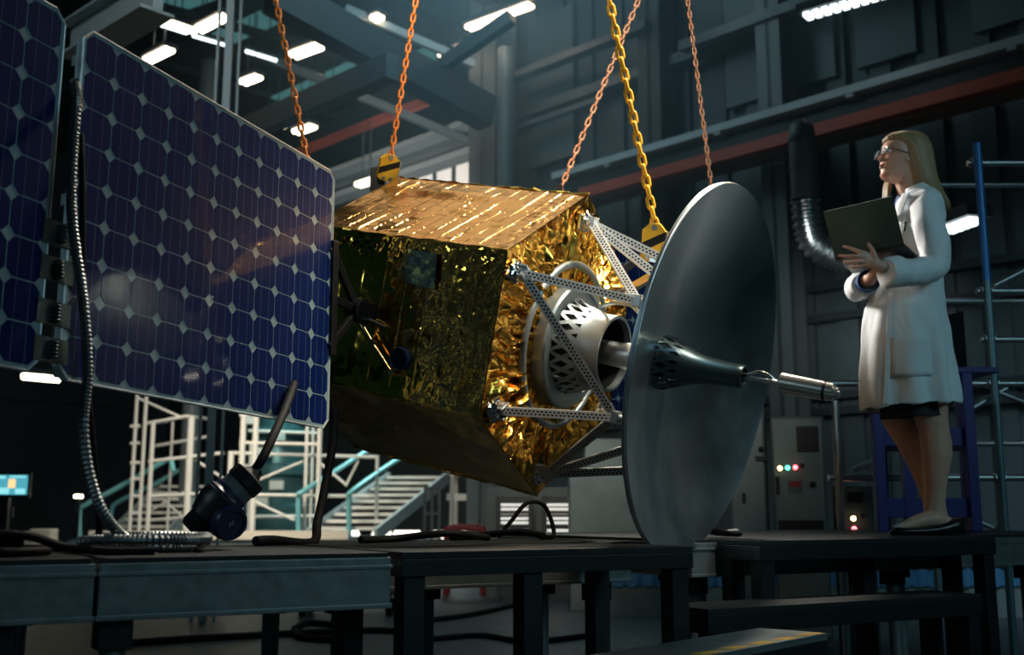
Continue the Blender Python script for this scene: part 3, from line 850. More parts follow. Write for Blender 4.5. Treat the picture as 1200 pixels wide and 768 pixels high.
# yokes
def yoke(o, dx, dy, sgn):
    W = NR * CH
    mid = o + dy * W * .5
    pv = S(.0, sgn * .56, -.55)
    m = MB()
    for f in (.30, .5, .70): m.bar(pv, o + dy * W * f - dx * .0, .028, .02, SA)
    m.bar(o + dy * W * .27 - dx * .016, o + dy * W * .73 - dx * .016, .03, .03, SA)
    m.bar(S(0, sgn * .49, -.55), pv + S2 * sgn * .02, .07, .07, SA)
    m.disc(pv - SA * .03, SA, .045, .06, 20)
    m.build('panel_yoke', 'yoke', SAT, bevel=.003)
yoke(PT, -PD, -PV, 1)
yoke(oF, dF, vF, -1)
a, b, c = side_plane(421, 376, .535), side_plane(436, 402, .53), side_plane(459, 437, .52)
m = MB(); m.tube([a, b], .010, 10); m.tube([b - (c - b) * .05, c], .007, 10); m.disc(b - S2 * .01, S2, .014, .02, 12); m.disc(c - S2 * .02, S2, .012, .03, 12)
m.build('deployment_rod', 'brass', SAT, smooth=40)
m = MB(); m.tube([side_plane(418, 368, .54), side_plane(452, 383, .51)], .004, 8); m.build('thin_rod', 'chrome', SAT)

# ---------------------------------------------------------------- lifting lugs with hazard stripes, chains
def lug(top, bot, w, th, face, label):
    """a plate from its hole (top) down to its foot (bot) that faces FACE"""
    ax = (top - bot); L = ax.length; ax = ax.normalized()
    n = (face - ax * face.dot(ax)).normalized(); x = ax.cross(n)
    m = MB(); c = (top + bot) / 2
    def P(u, v, d): return c + x * u * w / 2 + ax * v * L / 2 + n * d
    oc = [(-.62, -1), (.62, -1), (1, -.80), (1, .62), (.45, 1), (-.45, 1), (-1, .62), (-1, -.80)]
    m.loft([[P(u, v, -th / 2) for u, v in oc], [P(u, v, th / 2) for u, v in oc]], True, 0)
    o = m.build('lifting_lug', 'hazard_y', SAT, bevel=.001)
    o['label'] = label
    s = MB()
    for d in (th / 2 + .0006, -th / 2 - .0006):
        s.add([P(-1, -.55, d), P(1, .15, d), P(1, .62, d), P(-1, -.05, d)], [(0, 1, 2, 3)])
    s.build('black_stripe', 'black', o)
    e = MB()
    for d in (-.7, .7): e.box(P(1.06, -.1, d * th), (L * .72, .006, .006), (ax, x, n))
    e.build('edge_rail', 'chrome', o)
    for u in (-.38, .38):
        b = MB(); b.disc(P(u, -.78, -th / 2 - .006), n, .007, th + .012, 10); b.build('bolt', 'steel', o)
    b = MB(); b.disc(P(0, .78, -th / 2 - .004), n, .011, th + .008, 12); b.build('bush', 'steel', o)
    return o
toward = Vector((-.15, -.95, -.05))
Lt, Lb = at(458, 181, 4.60), at(452, 212, 4.62)
lug(Lt, Lb, .085, .020, Vector((.45, -.85, -.2)), 'hazard striped lifting lug at the far left top corner')
m = MB(); m.box(at(443, 212, 4.66), (.06, .06, .10)); m.build('lug_foot', 'black', SAT)
Rt, Rb = at(768, 262, 4.05), at(764, 307, 4.07)
lug(Rt, Rb, .088, .022, Vector((-.25, -.9, .0)), 'hazard striped lifting lug behind the dish')
m = MB(); m.bar(Rb + Vector((0, 0, .015)), N4, .03, .03); m.bar(N4, BR['C'], .03, .03); m.build('lug_arm', 'alu', SAT)
Bl = at(655, 226, 4.72); m = MB(); m.box(Bl - Vector((0, 0, .03)), (.03, .03, .12)); m.bar(Bl - Vector((0, 0, .08)), S(*[c * .96 for c in hexc(5.4)], -.25), .04, .04); m.build('lug_arm', 'yoke', SAT)
Fl = at(836, 236, 4.95); m = MB(); m.bar(Fl - Vector((0, 0, .02)), S(.3, -.5, -.1), .03, .03); m.build('lug_arm', 'yoke', SAT)
Al = S(*[c * 1.04 for c in hexc(1)], -HL + .06); m = MB(); m.box(Al, (.05, .05, .10)); m.build('lug_foot', 'yoke', SAT)

link_mesh = {}
def link(mt, pitch, wire):
    key = (mt, pitch)
    if key not in link_mesh:
        m = MB(); hl, r = pitch / 2 + wire * .4 - wire * 1.6 * .0, wire * 1.65
        pts = []
        for k in range(9): a = PI * k / 8; pts.append(Vector((r * math.cos(a), 0, hl - r + r * math.sin(a))))
        for k in range(9): a = PI + PI * k / 8; pts.append(Vector((r * math.cos(a), 0, -(hl - r) + r * math.sin(a))))
        rings = []
        N = len(pts)
        for i, p in enumerate(pts):
            t = (pts[(i + 1) % N] - pts[i - 1]).normalized(); u = Vector((0, 1, 0)); w = t.cross(u)
            rings.append([p + (u * math.cos(2 * PI * k / 8) + w * math.sin(2 * PI * k / 8)) * wire for k in range(8)])
        m.loft(rings, False, 0, True)
        me = bpy.data.meshes.new('link'); me.from_pydata(m.v, [], m.f); me.materials.append(M[mt])
        for p in me.polygons: p.use_smooth = True
        link_mesh[key] = me
    return link_mesh[key]
def chain(bot, top, mt, label, pitch=.034, wire=.0052):
    t = thing('chain', bot, label, 'chain', 'lifting chains')
    d = top - bot; L = d.length; d.normalize(); n = int(L / pitch)
    x = d.cross(bot - Vector((0, 0, CAM_Z))).normalized(); y = d.cross(x)
    me = link(mt, pitch, wire); inv = Matrix.Translation(bot).inverted()
    for i in range(n + 1):
        a = .2 + (PI / 2 if i % 2 else 0)
        xx = x * math.cos(a) + y * math.sin(a); yy = d.cross(xx)
        o = bpy.data.objects.new('link', me); COL.objects.link(o)
        o.parent = t
        o.matrix_parent_inverse = inv
        p = bot + d * pitch * (i + .2)
        mw = Matrix(((xx.x, yy.x, d.x, p.x), (xx.y, yy.y, d.y, p.y), (xx.z, yy.z, d.z, p.z), (0, 0, 0, 1)))
        o.location, q, _ = mw.decompose(); o.rotation_euler = q.to_euler()
chain(Al + Vector((0, 0, .04)), at(302, -110, 4.35), 'chain_orange', 'orange chain coming down behind the top edge of the solar panel')
chain(Lt - Vector((0, 0, .012)), at(506, -115, 4.75), 'chain_orange', 'orange chain hooked to the striped lug at the left end of the satellite')
chain(Bl, at(796, -115, 5.0), 'chain_pale', 'pale worn chain rising behind the satellite and crossing the yellow chain', .034, .0052)
chain(Rt - Vector((0, 0, .01)), at(690, -117, 4.0), 'chain_yellow', 'bright yellow chain hooked to the striped lug by the dish', .040, .0066)
chain(Fl, at(792, -110, 5.2), 'chain_pale', 'thin far chain ending behind the top of the dish', .030, .0044)

# ================================================================ THE STAGE
DT = .85                                                      # height of the stage
AX = (Vector((C30, S30, 0)), Vector((-S30, C30, 0)), Vector((0, 0, 1)))
def dbox(m, s0, s1, t0, t1, z0, z1, mi=0): m.box(D((s0 + s1) / 2, (t0 + t1) / 2, (z0 + z1) / 2), (s1 - s0, t1 - t0, z1 - z0), AX, mi)
def deck(s0, s1, t0, t1, label, legs, h=.135, group='stage decks'):
    t = thing('stage_deck', D(s0, t0, 0), label, 'stage', None)
    m = MB()
    for (a, b, c, d) in ((s0, s1, t0, t0 + .04), (s0, s1, t1 - .04, t1), (s0, s0 + .04, t0 + .04, t1 - .04), (s1 - .04, s1, t0 + .04, t1 - .04)):
        dbox(m, a, b, c, d, DT - h, DT - .012)
        dbox(m, a - .004, b + .004, c - .004, d + .004, DT - .040, DT - .030)
        dbox(m, a - .004, b + .004, c - .004, d + .004, DT - h, DT - h + .012)
    m.build('side_rail', 'deck_rail', t, bevel=.002)
    m = MB(); dbox(m, s0 + .005, s1 - .005, t0 + .005, t1 - .005, DT - .024, DT); m.build('deck_board', 'deck_top', t, bevel=.002)
    for (s, tt) in legs:
        m = MB(); m.tube([D(s, tt, 0), D(s, tt, DT - h + .05)], .026, 16); m.disc(D(s, tt, 0), (0, 0, 1), .04, .012, 16)
        lg = m.build('leg', 'deck_rail', t, smooth=40)
        m = MB(); m.box(D(s, tt, DT - h - .03), (.075, .075, .07), AX); m.build('leg_clamp', 'black_steel', lg, bevel=.003)
    return t
deck(-1.45, .43, 2.56, 3.36, 'left stage deck with dull aluminium edge, cut by the left edge of the picture', [(.24, 2.62), (-.42, 2.62), (.36, 3.28), (-1.2, 3.28)])
deck(.44, 1.13, 2.56, 3.36, 'middle stage deck with dull aluminium edge under the coiled hose and the plug', [(.485, 2.62), (1.06, 3.28), (.62, 3.28)])
deck(1.16, 2.26, 3.10, 3.62, 'rear stage deck behind the black table, under the dish', [(1.24, 3.18), (2.17, 3.18), (1.7, 3.54), (2.17, 3.54)])
deck(2.58, 3.62, 3.17, 4.6, 'right stage deck left of the woman, in front of the control cabinet', [(2.66, 3.26), (3.05, 3.9), (3.54, 3.26), (2.66, 4.5)])
deck(3.635, 5.3, 3.17, 4.6, 'right stage deck on which the woman stands', [(3.72, 3.26), (4.15, 3.6), (4.6, 3.26), (3.72, 4.5), (5.2, 3.3)])
def frame_table(name, s0, s1, t0, t1, z, th, legs, label, lw=.06, rail=True):
    t = thing(name, D(s0, t0, 0), label, 'step' if name == 'stage_step' else 'table')
    m = MB(); dbox(m, s0, s1, t0, t1, z - .018, z); m.build('top_plate', 'deck_top', t, bevel=.002)
    m = MB()
    for (a, b, c, d) in ((s0, s1, t0, t0 + .035), (s0, s1, t1 - .035, t1), (s0, s0 + .035, t0 + .035, t1 - .035), (s1 - .035, s1, t0 + .035, t1 - .035)): dbox(m, a, b, c, d, z - th, z - .0181)
    m.build('frame', 'black_steel', t, bevel=.002)
    for (s, tt) in legs:
        m = MB(); dbox(m, s - lw / 2, s + lw / 2, tt - lw / 2, tt + lw / 2, 0, z - th + .001); m.build('leg', 'black_steel', t, bevel=.003)
    return t
frame_table('frame_table', 1.16, 2.09, 2.56, 3.04, DT, .062, [(1.20, 2.60), (1.55, 2.60), (2.05, 2.60), (1.20, 3.0), (2.05, 3.0)], 'black steel frame table between the left stage decks and the dish')
frame_table('stage_step', 2.69, 3.96, 2.93, 3.16, DT, .07, [(2.73, 2.965), (2.73, 3.12), (3.92, 2.965), (3.92, 3.12), (3.4, 3.12)], 'upper black step frame against the deck the woman stands on')
frame_table('stage_step', 2.24, 3.52, 2.68, 2.915, .655, .075, [(2.28, 2.715), (2.28, 2.88), (3.48, 2.715), (3.48, 2.88)], 'lower black step in front of the upper step frame')
# the near step with hazard edge
P2 = Vector((.915, 3.27, 0)); g = Vector((-.66, -.75, 0)).normalized(); wv = Vector((g.y, -g.x, 0))
if wv.x > 0: wv = -wv
sz = .603
t = thing('step_tread', P2, 'near step with checker plate and yellow black edge at the bottom of the picture', 'step')
m = MB(); m.box(P2 + g * .85 + wv * .11 + Vector((0, 0, sz - .01)), (1.7, .22, .02), (g, -wv, Vector((0, 0, 1)))); m.build('tread_plate', 'tread', t, bevel=.002)
m = MB()
for o_ in (.0, .19): m.box(P2 + g * .85 + wv * (.015 + o_) + Vector((0, 0, sz - .055)), (1.7, .03, .068), (g, -wv, Vector((0, 0, 1))))
m.box(P2 + g * .015 + wv * .11 + Vector((0, 0, sz - .055)), (.03, .16, .068), (g, -wv, Vector((0, 0, 1))))
m.build('frame', 'black_steel', t, bevel=.002)
for a_, b_ in ((.05, .04), (.05, .18), (1.6, .04), (1.6, .18)):
    m = MB(); m.box(P2 + g * a_ + wv * b_ + Vector((0, 0, (sz - .088) / 2)), (.05, .05, sz - .088), (g, -wv, Vector((0, 0, 1)))); m.build('leg', 'black_steel', t)
m = MB()
for k in range(12):
    a_ = .01 + k * .14
    e0, e1 = P2 + g * a_ + Vector((0, 0, sz + .0012)), P2 + g * (a_ + .085) + Vector((0, 0, sz + .0012))
    m.add([e0 + wv * .004, e1 + wv * .004, e1 + wv * .042 + g * .03, e0 + wv * .042 + g * .03], [(0, 1, 2, 3)])
m.build('hazard_tape', 'hazard_y', t)['label'] = 'yellow dashes along the edge'

# ---------------------------------------------------------------- hose, plug, cables
def cable(name, pts, r, mt, label, cat='cable', n=8, parent=None, ribs=0):
    path = smoothpath(pts, 10)
    if ribs:
        L = 0; fine = [path[0]]
        for a, b in zip(path, path[1:]):
            k = max(1, int((b - a).length / ribs))
            for i in range(1, k + 1): fine.append(a + (b - a) * i / k)
        rr = [r * (1.08 if i % 2 else .86) for i in range(len(fine))]
        m = MB(); m.tube(fine, rr, 10)
        o = m.build(name, mt, parent, smooth=20)
    else:
        m = MB(); m.tube(path, r, n); o = m.build(name, mt, parent, smooth=60)
    if parent is None: tag(o, label, cat)
    return o
hz = DT + .012
cable('metal_hose', [at(88, 96, 2.80), at(90, 118, 2.70), at(86, 170, 2.66), at(84, 250, 2.62), at(97, 350, 2.60), at(103, 430, 2.58), at(98, 500, 2.56), at(106, 560, 2.55), at(124, 606, 2.57),
     at(152, 634, 2.66), D(.62, 2.80, hz), D(.70, 2.83, hz), D(.735, 2.90, hz), D(.68, 2.97, hz), D(.55, 2.99, hz), D(.43, 2.92, hz), D(.45, 2.80, hz + .02), D(.58, 2.72, hz + .022), D(.70, 2.76, hz + .02), D(.74, 2.86, hz + .024), D(.62, 2.94, hz + .026), D(.48, 2.90, hz + .024)], .0125, 'hose',
     'corrugated metal hose hanging between the two solar panels and coiled on the stage', 'hose', ribs=.0045)
cable('black_cable', [at(92, 100, 2.86), at(96, 200, 2.74), at(97, 330, 2.68), at(102, 450, 2.66), at(112, 560, 2.66), at(115, 630, 2.72), D(.46, 3.02, DT + .011), D(.36, 3.06, DT + .009), D(.22, 3.05, DT + .009), D(.1, 2.95, DT + .009)], .009, 'rubber', 'thin black cable hanging beside the corrugated metal hose')
cable('black_cable', [at(-60, 625, 2.4), at(0, 626, 2.42), at(40, 630, 2.45), at(75, 641, 2.5), D(.48, 2.70, DT + .010), D(.58, 2.68, DT + .009)], .010, 'rubber', 'black cable arching in from the left edge onto the stage')
cable('black_cable', [D(-.3, 2.80, DT + .011), D(.05, 2.74, DT + .011), D(.25, 2.70, DT + .011), D(.36, 2.78, DT + .011), D(.28, 2.9, DT + .011), D(.0, 2.92, DT + .011), D(.1, 2.76, DT + .033), D(.30, 2.72, DT + .034)], .011, 'rubber', 'black cable lying in a loop at the left end of the stage')
# power plug
pl = thing('power_plug', at(228, 633, 2.95), 'heavy black industrial plug hanging on its cable over the stage', 'plug')
pa, pb = at(222, 622, 2.93), at(292, 560, 3.0); ax = (pb - pa).normalized(); PLn = (pb - pa).length
def pt(f): return pa + (pb - pa) * f
m = MB(); m.lathe(pa, ax, [(0, .001), (0, .030), (.012, .037), (.07, .041), (.075, .034), (.10, .046)], 24); m.build('plug_cap', 'rubber', pl, smooth=30)
m = MB(); m.lathe(pt(.36), ax, [(-.03, .044), (0, .055), (.015, .062), (.045, .062), (.055, .052), (.07, .050)], 32); m.build('plug_body', 'black', pl, smooth=30)
m = MB(); m.lathe(pt(.62), ax, [(-.03, .05), (-.02, .060), (.0, .061), (.008, .052), (.02, .050)], 32); m.build('plug_collar', 'navy', pl, smooth=30)
m = MB(); m.lathe(pt(.70), ax, [(-.01, .048), (.05, .046), (.055, .040)], 32); m.build('plug_sleeve', 'cabinet_dark', pl, smooth=30)
m = MB(); m.lathe(pt(.88), ax, [(-.01, .046), (0, .052), (.03, .050), (.036, .030), (.05, .018), (.06, .013)], 14); m.build('gland_nut', 'black', pl, smooth=10)
fc = pt(.42); fn = (Vector((0, 0, CAM_Z)) - fc); fn = (fn - ax * fn.dot(ax)).normalized(); fn = (fn + Vector((.55, 0, -.35))).normalized(); fo = fc + ax.cross(fn) * 0 + Vector((.025, 0, -.030))
m = MB(); m.lathe(fo, fn, [(-.02, .050), (.040, .050), (.052, .044), (.052, .036), (.046, .034), (.046, .001)], 28); o = m.build('inlet_cover', 'navy', pl, smooth=30)
m = MB()                                                   # small pale mark on the cover
cc = fo + fn * .0475; e1_ = fn.cross(Vector((0, 0, 1))).normalized(); e2_ = e1_.cross(fn)
for u, v, w_, h_ in ((-.004, .003, .004, .012), (.004, -.003, .004, .012), (0, 0, .010, .003)): m.box(cc + e1_ * u + e2_ * v, (w_, h_, .001), (e1_, e2_, fn))
m.build('cover_mark', 'cabinet', o)
cable('plug_cable', [pt(.95), at(306, 540, 3.02), at(322, 507, 3.12), at(334, 480, 3.3), at(345, 450, 3.55)], .0135, 'rubber', None, parent=pl)
cable('black_cable', [at(392, 480, 3.9), at(390, 520, 3.85), at(381, 570, 3.7), at(372, 612, 3.6), at(366, 636, 3.45), D(1.05, 3.25, DT + .015), D(.98, 3.2, DT + .015)], .015, 'rubber', 'black cable hanging from the back end of the satellite to the stage')
for i, (s, tt, l, lab) in enumerate([(1.35, 3.3, .5, 'black cable lying on the rear deck left of the dish'), (1.75, 3.45, .42, 'black cable lying on the rear deck close behind the dish')]):
    cable('floor_cable', [D(s, tt, DT + .012), D(s + l * .3, tt + .08, DT + .012), D(s + l * .6, tt - .02, DT + .03), D(s + l, tt + .07, DT + .012)], .012, 'rubber', lab)
cable('looped_cable', [D(1.96, 3.5, DT + .01), D(2.0, 3.48, DT + .06), D(2.06, 3.46, DT + .13), D(2.13, 3.45, DT + .12), D(2.15, 3.42, DT + .02), D(2.05, 3.35, DT + .01)], .008, 'rubber', 'small black cable loop standing up left of the dish rim')
b = thing('cable_bundle', D(2.72, 3.28, DT), 'small bundle of braided cables on the right deck beside the dish', 'cable')
for k in range(4):
    pts = [D(2.63 + .01 * k, 3.24 + .03 * k, DT + .012 + .012 * (k % 2)), D(2.68, 3.26 + .03 * k, DT + .030 + .012 * (k % 2)), D(2.76, 3.25 + .035 * k, DT + .030 + .008 * k), D(2.86, 3.28 + .03 * k, DT + .018), D(2.93 + .02 * k, 3.3 + .03 * k, DT + .014 + .01 * (k % 2))]
    cable('strand', pts, .010, 'hose' if k % 2 else 'rubber', None, parent=b, ribs=.006)
# things under the stage
def floor_y(px, py): return onz(px, py, 0)
cable('floor_cable', [onz(345, 738, .02), onz(360, 731, .02), onz(395, 734, .02), onz(416, 742, .02), onz(395, 750, .02), onz(355, 748, .02), onz(345, 740, .03)], .03, 'rubber', 'coiled black cable on the floor under the left stage')
cable('floor_cable', [onz(490, 728, .02), onz(530, 724, .02), onz(575, 716, .02), onz(640, 700, .02)], .025, 'rubber', 'black cable running over the floor between the legs of the black table')
cable('floor_cable', [onz(480, 752, .02), onz(560, 745, .02), onz(620, 752, .02), onz(700, 744, .02)], .022, 'rubber', 'black cable on the floor in front, under the black table')
cable('floor_cable', [onz(130, 756, .02), onz(250, 748, .02), onz(420, 740, .02), onz(480, 741, .02)], .03, 'rubber', 'black cable along the floor under the left stage decks')
dl = thing('dolly', onz(415, 722, 0), 'dark equipment dolly on castors on the floor under the stage', 'dolly')
c = onz(405, 722, 0)
m = MB(); m.box(c + Vector((0, .2, .26)), (1.0, .6, .10)); m.box(c + Vector((0, .2, .42)), (.9, .5, .22)); m.build('dolly_body', 'cabinet_dark', dl, bevel=.02)
for sx in (-.4, .4):
    for sy in (0, .4):
        m = MB(); m.tube([c + Vector((sx - .025, sy, .10)), c + Vector((sx + .025, sy, .10))], .10, 18); w = m.build('castor', 'rubber', dl, smooth=40)
        m = MB(); m.box(c + Vector((sx, sy, .19)), (.09, .05, .06)); m.build('castor_fork', 'steel', w)
# blue curtained platform behind the right stage
t = thing('low_platform', Vector((3.4, 10.2, 0)), 'low platform with scalloped blue curtain seen under the right stage', 'platform')
m = MB(); m.box((3.6, 10.75, .20), (5.6, 1.0, .40)); m.build('platform_base', 'cabinet', t)
m = MB()
m.grid(lambda u, v: Vector((.75 + 5.7 * u, 10.22 + .015 * math.sin(u * 260), .44 - v * (.15 + .02 * abs(math.sin(u * 130))))), 260, 3)
m.build('curtain', 'blue_light', t, solid=.01)
m = MB(); m.box((3.6, 10.75, .45), (5.8, 1.1, .03)); m.build('platform_top', 'black_steel', t)

# ---------------------------------------------------------------- cabinets on the right
def face_axes(yaw): return Vector((math.cos(yaw), math.sin(yaw), 0)), Vector((-math.sin(yaw), math.cos(yaw), 0)), Vector((0, 0, 1))
def cabinet(pl, pr, ytop, d, depth, yaw, name, label, cat, mt='cabinet', zb=0.0):
    A = at(pl, 560, d); x, y, z = face_axes(yaw)
    B = on(pr, 560, y, A.dot(y)); w = (B - A).dot(x); top = on(pl, ytop, y, A.dot(y)).z
    o = Vector((A.x, A.y, zb))
    t = thing(name, o + x * w / 2 + y * depth / 2, label, cat)
    m = MB(); m.box(o + x * w / 2 + y * (depth / 2 + .01) + z * (top - zb) / 2, (w, depth, top - zb), (x, y, z)); m.build('cabinet_body', 'cabinet_dark', t, bevel=.004)
    m = MB(); m.box(o + x * w / 2 + z * ((top - zb) / 2 + .03), (w - .03, .025, top - zb - .10), (x, y, z)); dr = m.build('door', mt, t, bevel=.004)
    def F(u, v): return on(u, v, y, A.dot(y) - .013)
    return t, dr, F, (x, y, z)
t, dr, F, ax = cabinet(905, 968, 489, 8.0, .5, -.25, 'control_cabinet', 'grey control cabinet with yellow, green and red lit buttons', 'cabinet')
def plate(F, ax, u0, v0, u1, v1, th, mt, name, par, lift=0.):
    a, b = F(u0, v0), F(u1, v1); x, y, z = ax
    w, h = abs((b - a).dot(x)), abs((b - a).z)
    m = MB(); m.box((a + b) / 2 - y * (th / 2 + lift), (w, th, h), ax); return m.build(name, mt, par, bevel=min(.004, th * .3))
def button(F, ax, u, v, r, mt, name, par):
    x, y, z = ax; m = MB(); c = F(u, v)
    m.lathe(c, -y, [(0, r * 1.25), (.010, r * 1.2), (.010, r)], 16, True, 0); m.lathe(c, -y, [(.010, r), (.022, r * .9), (.028, r * .5), (.030, .0005)], 16, False, 1)
    return m.build(name, ['black', mt], par, smooth=40)
plate(F, ax, 933, 500, 960, 530, .012, 'black', 'display', dr)
button(F, ax, 914, 549, .017, 'led_y', 'lit_button', dr)['label'] = 'yellow lit button'
button(F, ax, 923, 548.5, .017, 'led_g', 'lit_button', dr)['label'] = 'green lit button'
button(F, ax, 932, 548, .017, 'led_r', 'lit_button', dr)['label'] = 'red lit button'
button(F, ax, 940, 546, .015, 'black', 'push_button', dr)
plate(F, ax, 909, 559, 914, 580, .03, 'black', 'handle', dr)
plate(F, ax, 923, 563, 941, 578, .008, 'cabinet_dark', 'sign_plate', dr)
plate(F, ax, 925, 564, 939, 571, .003, 'redtube', 'sign_band', dr, .009)
button(F, ax, 953, 568, .020, 'black', 'rotary_switch', dr)
plate(F, ax, 912, 610, 966, 628, .010, 'black', 'vent_panel', dr)
t, dr, F, ax = cabinet(855, 898, 478, 8.15, .5, -.25, 'switch_cabinet', 'dark grey cabinet half hidden by the dish', 'cabinet', 'cabinet')
button(F, ax, 892, 527, .018, 'black', 'push_button', dr); plate(F, ax, 885, 535, 900, 541, .01, 'black', 'slot', dr); plate(F, ax, 870, 578, 874, 590, .03, 'black', 'handle', dr)
t, dr, F, ax = cabinet(974, 1022, 570, 6.9, .45, -.28, 'junction_box', 'small cabinet with two lit lamps, yellow above red', 'cabinet', 'cabinet_dark')
button(F, ax, 1000, 608, .016, 'led_y', 'signal_lamp', dr)['label'] = 'yellow signal lamp'
button(F, ax, 1001, 620, .016, 'led_r', 'signal_lamp', dr)['label'] = 'red signal lamp'
plate(F, ax, 993, 577, 1012, 589, .010, 'black', 'display', dr); button(F, ax, 981, 584, .018, 'black', 'push_button', dr); plate(F, ax, 977, 603, 981, 622, .03, 'black', 'handle', dr)
button(F, ax, 1010, 605, .010, 'black', 'push_button', dr)
# pale wall panel glimpsed between the struts and the dish
m = MB(); A, B = at(684, 515, 11), at(752, 549, 11); m.box(((A.x + B.x) / 2, 11, (A.z + B.z) / 2), (abs(B.x - A.x), .12, abs(A.z - B.z))); m.box(((A.x + B.x) / 2, 11.0, B.z / 2), (.9, .3, B.z))
tag(m.build('pale_console', 'cabinet', None, bevel=.01), 'pale console panel glimpsed under the struts left of the dish', 'console')

# ---------------------------------------------------------------- blue bench, monitor, scaffold tower on the right
by = 5.75
t = thing('blue_bench', Vector((ony(1085, 600, by).x, by, DT)), 'deep blue steel workbench behind the legs of the woman', 'bench')
xa, xb = ony(1031, 560, by).x, ony(1139, 560, by).x; zt = ony(1139, 437, by).z
for x, z in ((xa, zt - .22), (xb, zt)):
    for dy in (0, .5):
        m = MB(); m.box((x + dy * .36, by + dy, (DT + z) / 2), (.055, .055, z - DT)); m.build('leg', 'blue', t, bevel=.004)
zs = ony(1085, 512, by).z
for zz_, d_ in ((zs, .52), (DT + .12, .50)):
    m = MB(); xl, xr = xa + .03, xb - .03; m.hexa([Vector((x_ + dy_ * .36, by + dy_, zz_ + dz_)) for dz_ in (-.05, .05) for x_, dy_ in ((xl, 0), (xr, 0), (xr, d_), (xl, d_))]); m.build('shelf', 'blue', t, bevel=.004)
m = MB(); m.box((xb + .02, by + .25, zt + .012), (.30, .56, .03)); m.build('bench_top', 'blue', t, bevel=.004)
m = MB(); xm = ony(1066, 560, by).x; m.box((xm, by + .02, (DT + zs) / 2), (.06, .05, zs - DT)); m.build('bench_post', 'blue', t)
t = thing('monitor', Vector((xb - .10, by + .25, zt + .027)), 'dark monitor standing on the blue bench behind the white coat', 'monitor')
m = MB(); A, B = ony(1106, 366, by + .2), ony(1134, 430, by + .2); m.hexa([Vector((A.x - .05, by + .12, zt + .06)), Vector((B.x, by + .2, zt + .06)), Vector((B.x, by + .25, zt + .06)), Vector((A.x - .05, by + .17, zt + .06)), Vector((A.x - .05, by + .12, A.z - .04)), Vector((B.x, by + .2, A.z + .01)), Vector((B.x, by + .25, A.z + .01)), Vector((A.x - .05, by + .17, A.z - .04))])
m.build('monitor_case', 'black', t, bevel=.006)
m = MB(); m.box((xb - .10, by + .22, zt + .045), (.05, .04, .06)); m.box((xb - .10, by + .22, zt + .031), (.2, .16, .012)); m.build('monitor_foot', 'black', t)
t = thing('scaffold_tower', Vector((3.1, 6.6, 0)), 'tube scaffold tower with a blue upright at the right edge of the picture', 'scaffold')
sy = 6.55
def SX(px, py, dy=0): return ony(px, py, sy + dy)
px_top = SX(1142, 172); xq = SX(1178, 620).x
m = MB(); m.tube([(xq, sy, 0), (xq, sy, px_top.z)], .024, 14); o = m.build('upright', 'teal_tube', t, smooth=50); o['label'] = 'teal and blue upright'
m = MB(); zz = SX(1155, 330).z; m.tube([(xq, sy, zz), (xq, sy, px_top.z + .02)], .0247, 14); m.build('blue_sleeve', 'blue_pole', o, smooth=50)
x2 = SX(983, 560).x; zt2 = SX(980, 470).z
for x, z in ((x2, zt2), (xq + 1.35, px_top.z)):
    m = MB(); m.tube([(x, sy, 0), (x, sy, z)], .022, 12); m.build('upright', 'galv', t, smooth=50)
for x, z in ((xq, px_top.z), (xq + 1.35, px_top.z)):
    m = MB(); m.tube([(x, sy + 1.1, 0), (x, sy + 1.1, z)], .022, 12); m.build('upright', 'galv', t, smooth=50)
for (u, v, full, dy) in ((1150, 189, 0, 0), (1158, 340, 0, 0), (1160, 397, 0, 0), (1165, 449, 1, 0), (1170, 560, 1, 0), (1158, 352, 0, 1.1), (1155, 215, 0, 1.1), (1166, 520, 0, 1.1)):
    z = SX(u, v, dy).z
    m = MB(); m.tube([(x2 - .05 if full else xq - .05, sy + dy + .04, z), (xq + 1.42, sy + dy + .04, z)], .021, 12); r_ = m.build('ledger', 'galv', t, smooth=50)
    m = MB(); m.tube([(xq - .03, sy + dy + .03, z), (xq + .03, sy + dy + .03, z)], .033, 10); m.build('coupler', 'steel', r_)
for (a, b) in (((1165, 335), (1210, 312)), ((1125, 487), (1180, 455)), ((1170, 460), (1220, 480)), ((1000, 552), (1035, 535)), ((1120, 600), (1178, 625))):
    m = MB(); m.tube([SX(*a, .06), SX(*b, .06)], .017, 10); m.build('brace', 'galv', t, smooth=50)
# ventilation duct
t = thing('ventilation_duct', at(945, 300, 11.0), 'foil ventilation duct with a ribbed elbow behind the laptop', 'duct')
dd = 11.0; r = .135
a, b_, c_, d_, e_ = at(937, 60, dd), at(943, 235, dd), at(947, 268, dd), at(958, 290, dd), at(1000, 308, dd)
top = Vector((b_.x, b_.y, at(937, 158, dd).z)); bk = Vector((.25, .82, 0))
m = MB(); m.tube(smoothpath([top + bk * 2.6 + Vector((0, 0, .16)), top + bk * .9 + Vector((0, 0, .16)), top + bk * .22 + Vector((0, 0, .11)), top, b_], 6), r * .95, 24)
for f in (.0, .5, .95): q = b_ + (top - b_) * f; m.tube([q, q + Vector((0, 0, .04))], r * 1.06, 24)
m.build('duct_pipe', 'beam', t, smooth=40)
path = smoothpath([b_, c_, d_, e_], 30); m = MB(); fine = [path[0]]; acc = 0
for p, q in zip(path, path[1:]):
    acc += (q - p).length
    if acc > .011: fine.append(q); acc = 0
m.tube(fine, [r * (1.10 if i % 4 < 2 else .88) for i in range(len(fine))], 24); m.build('ribbed_elbow', 'duct', t, smooth=25)
m = MB(); q = on(937, 600, (Q, Q, 0), BW); 
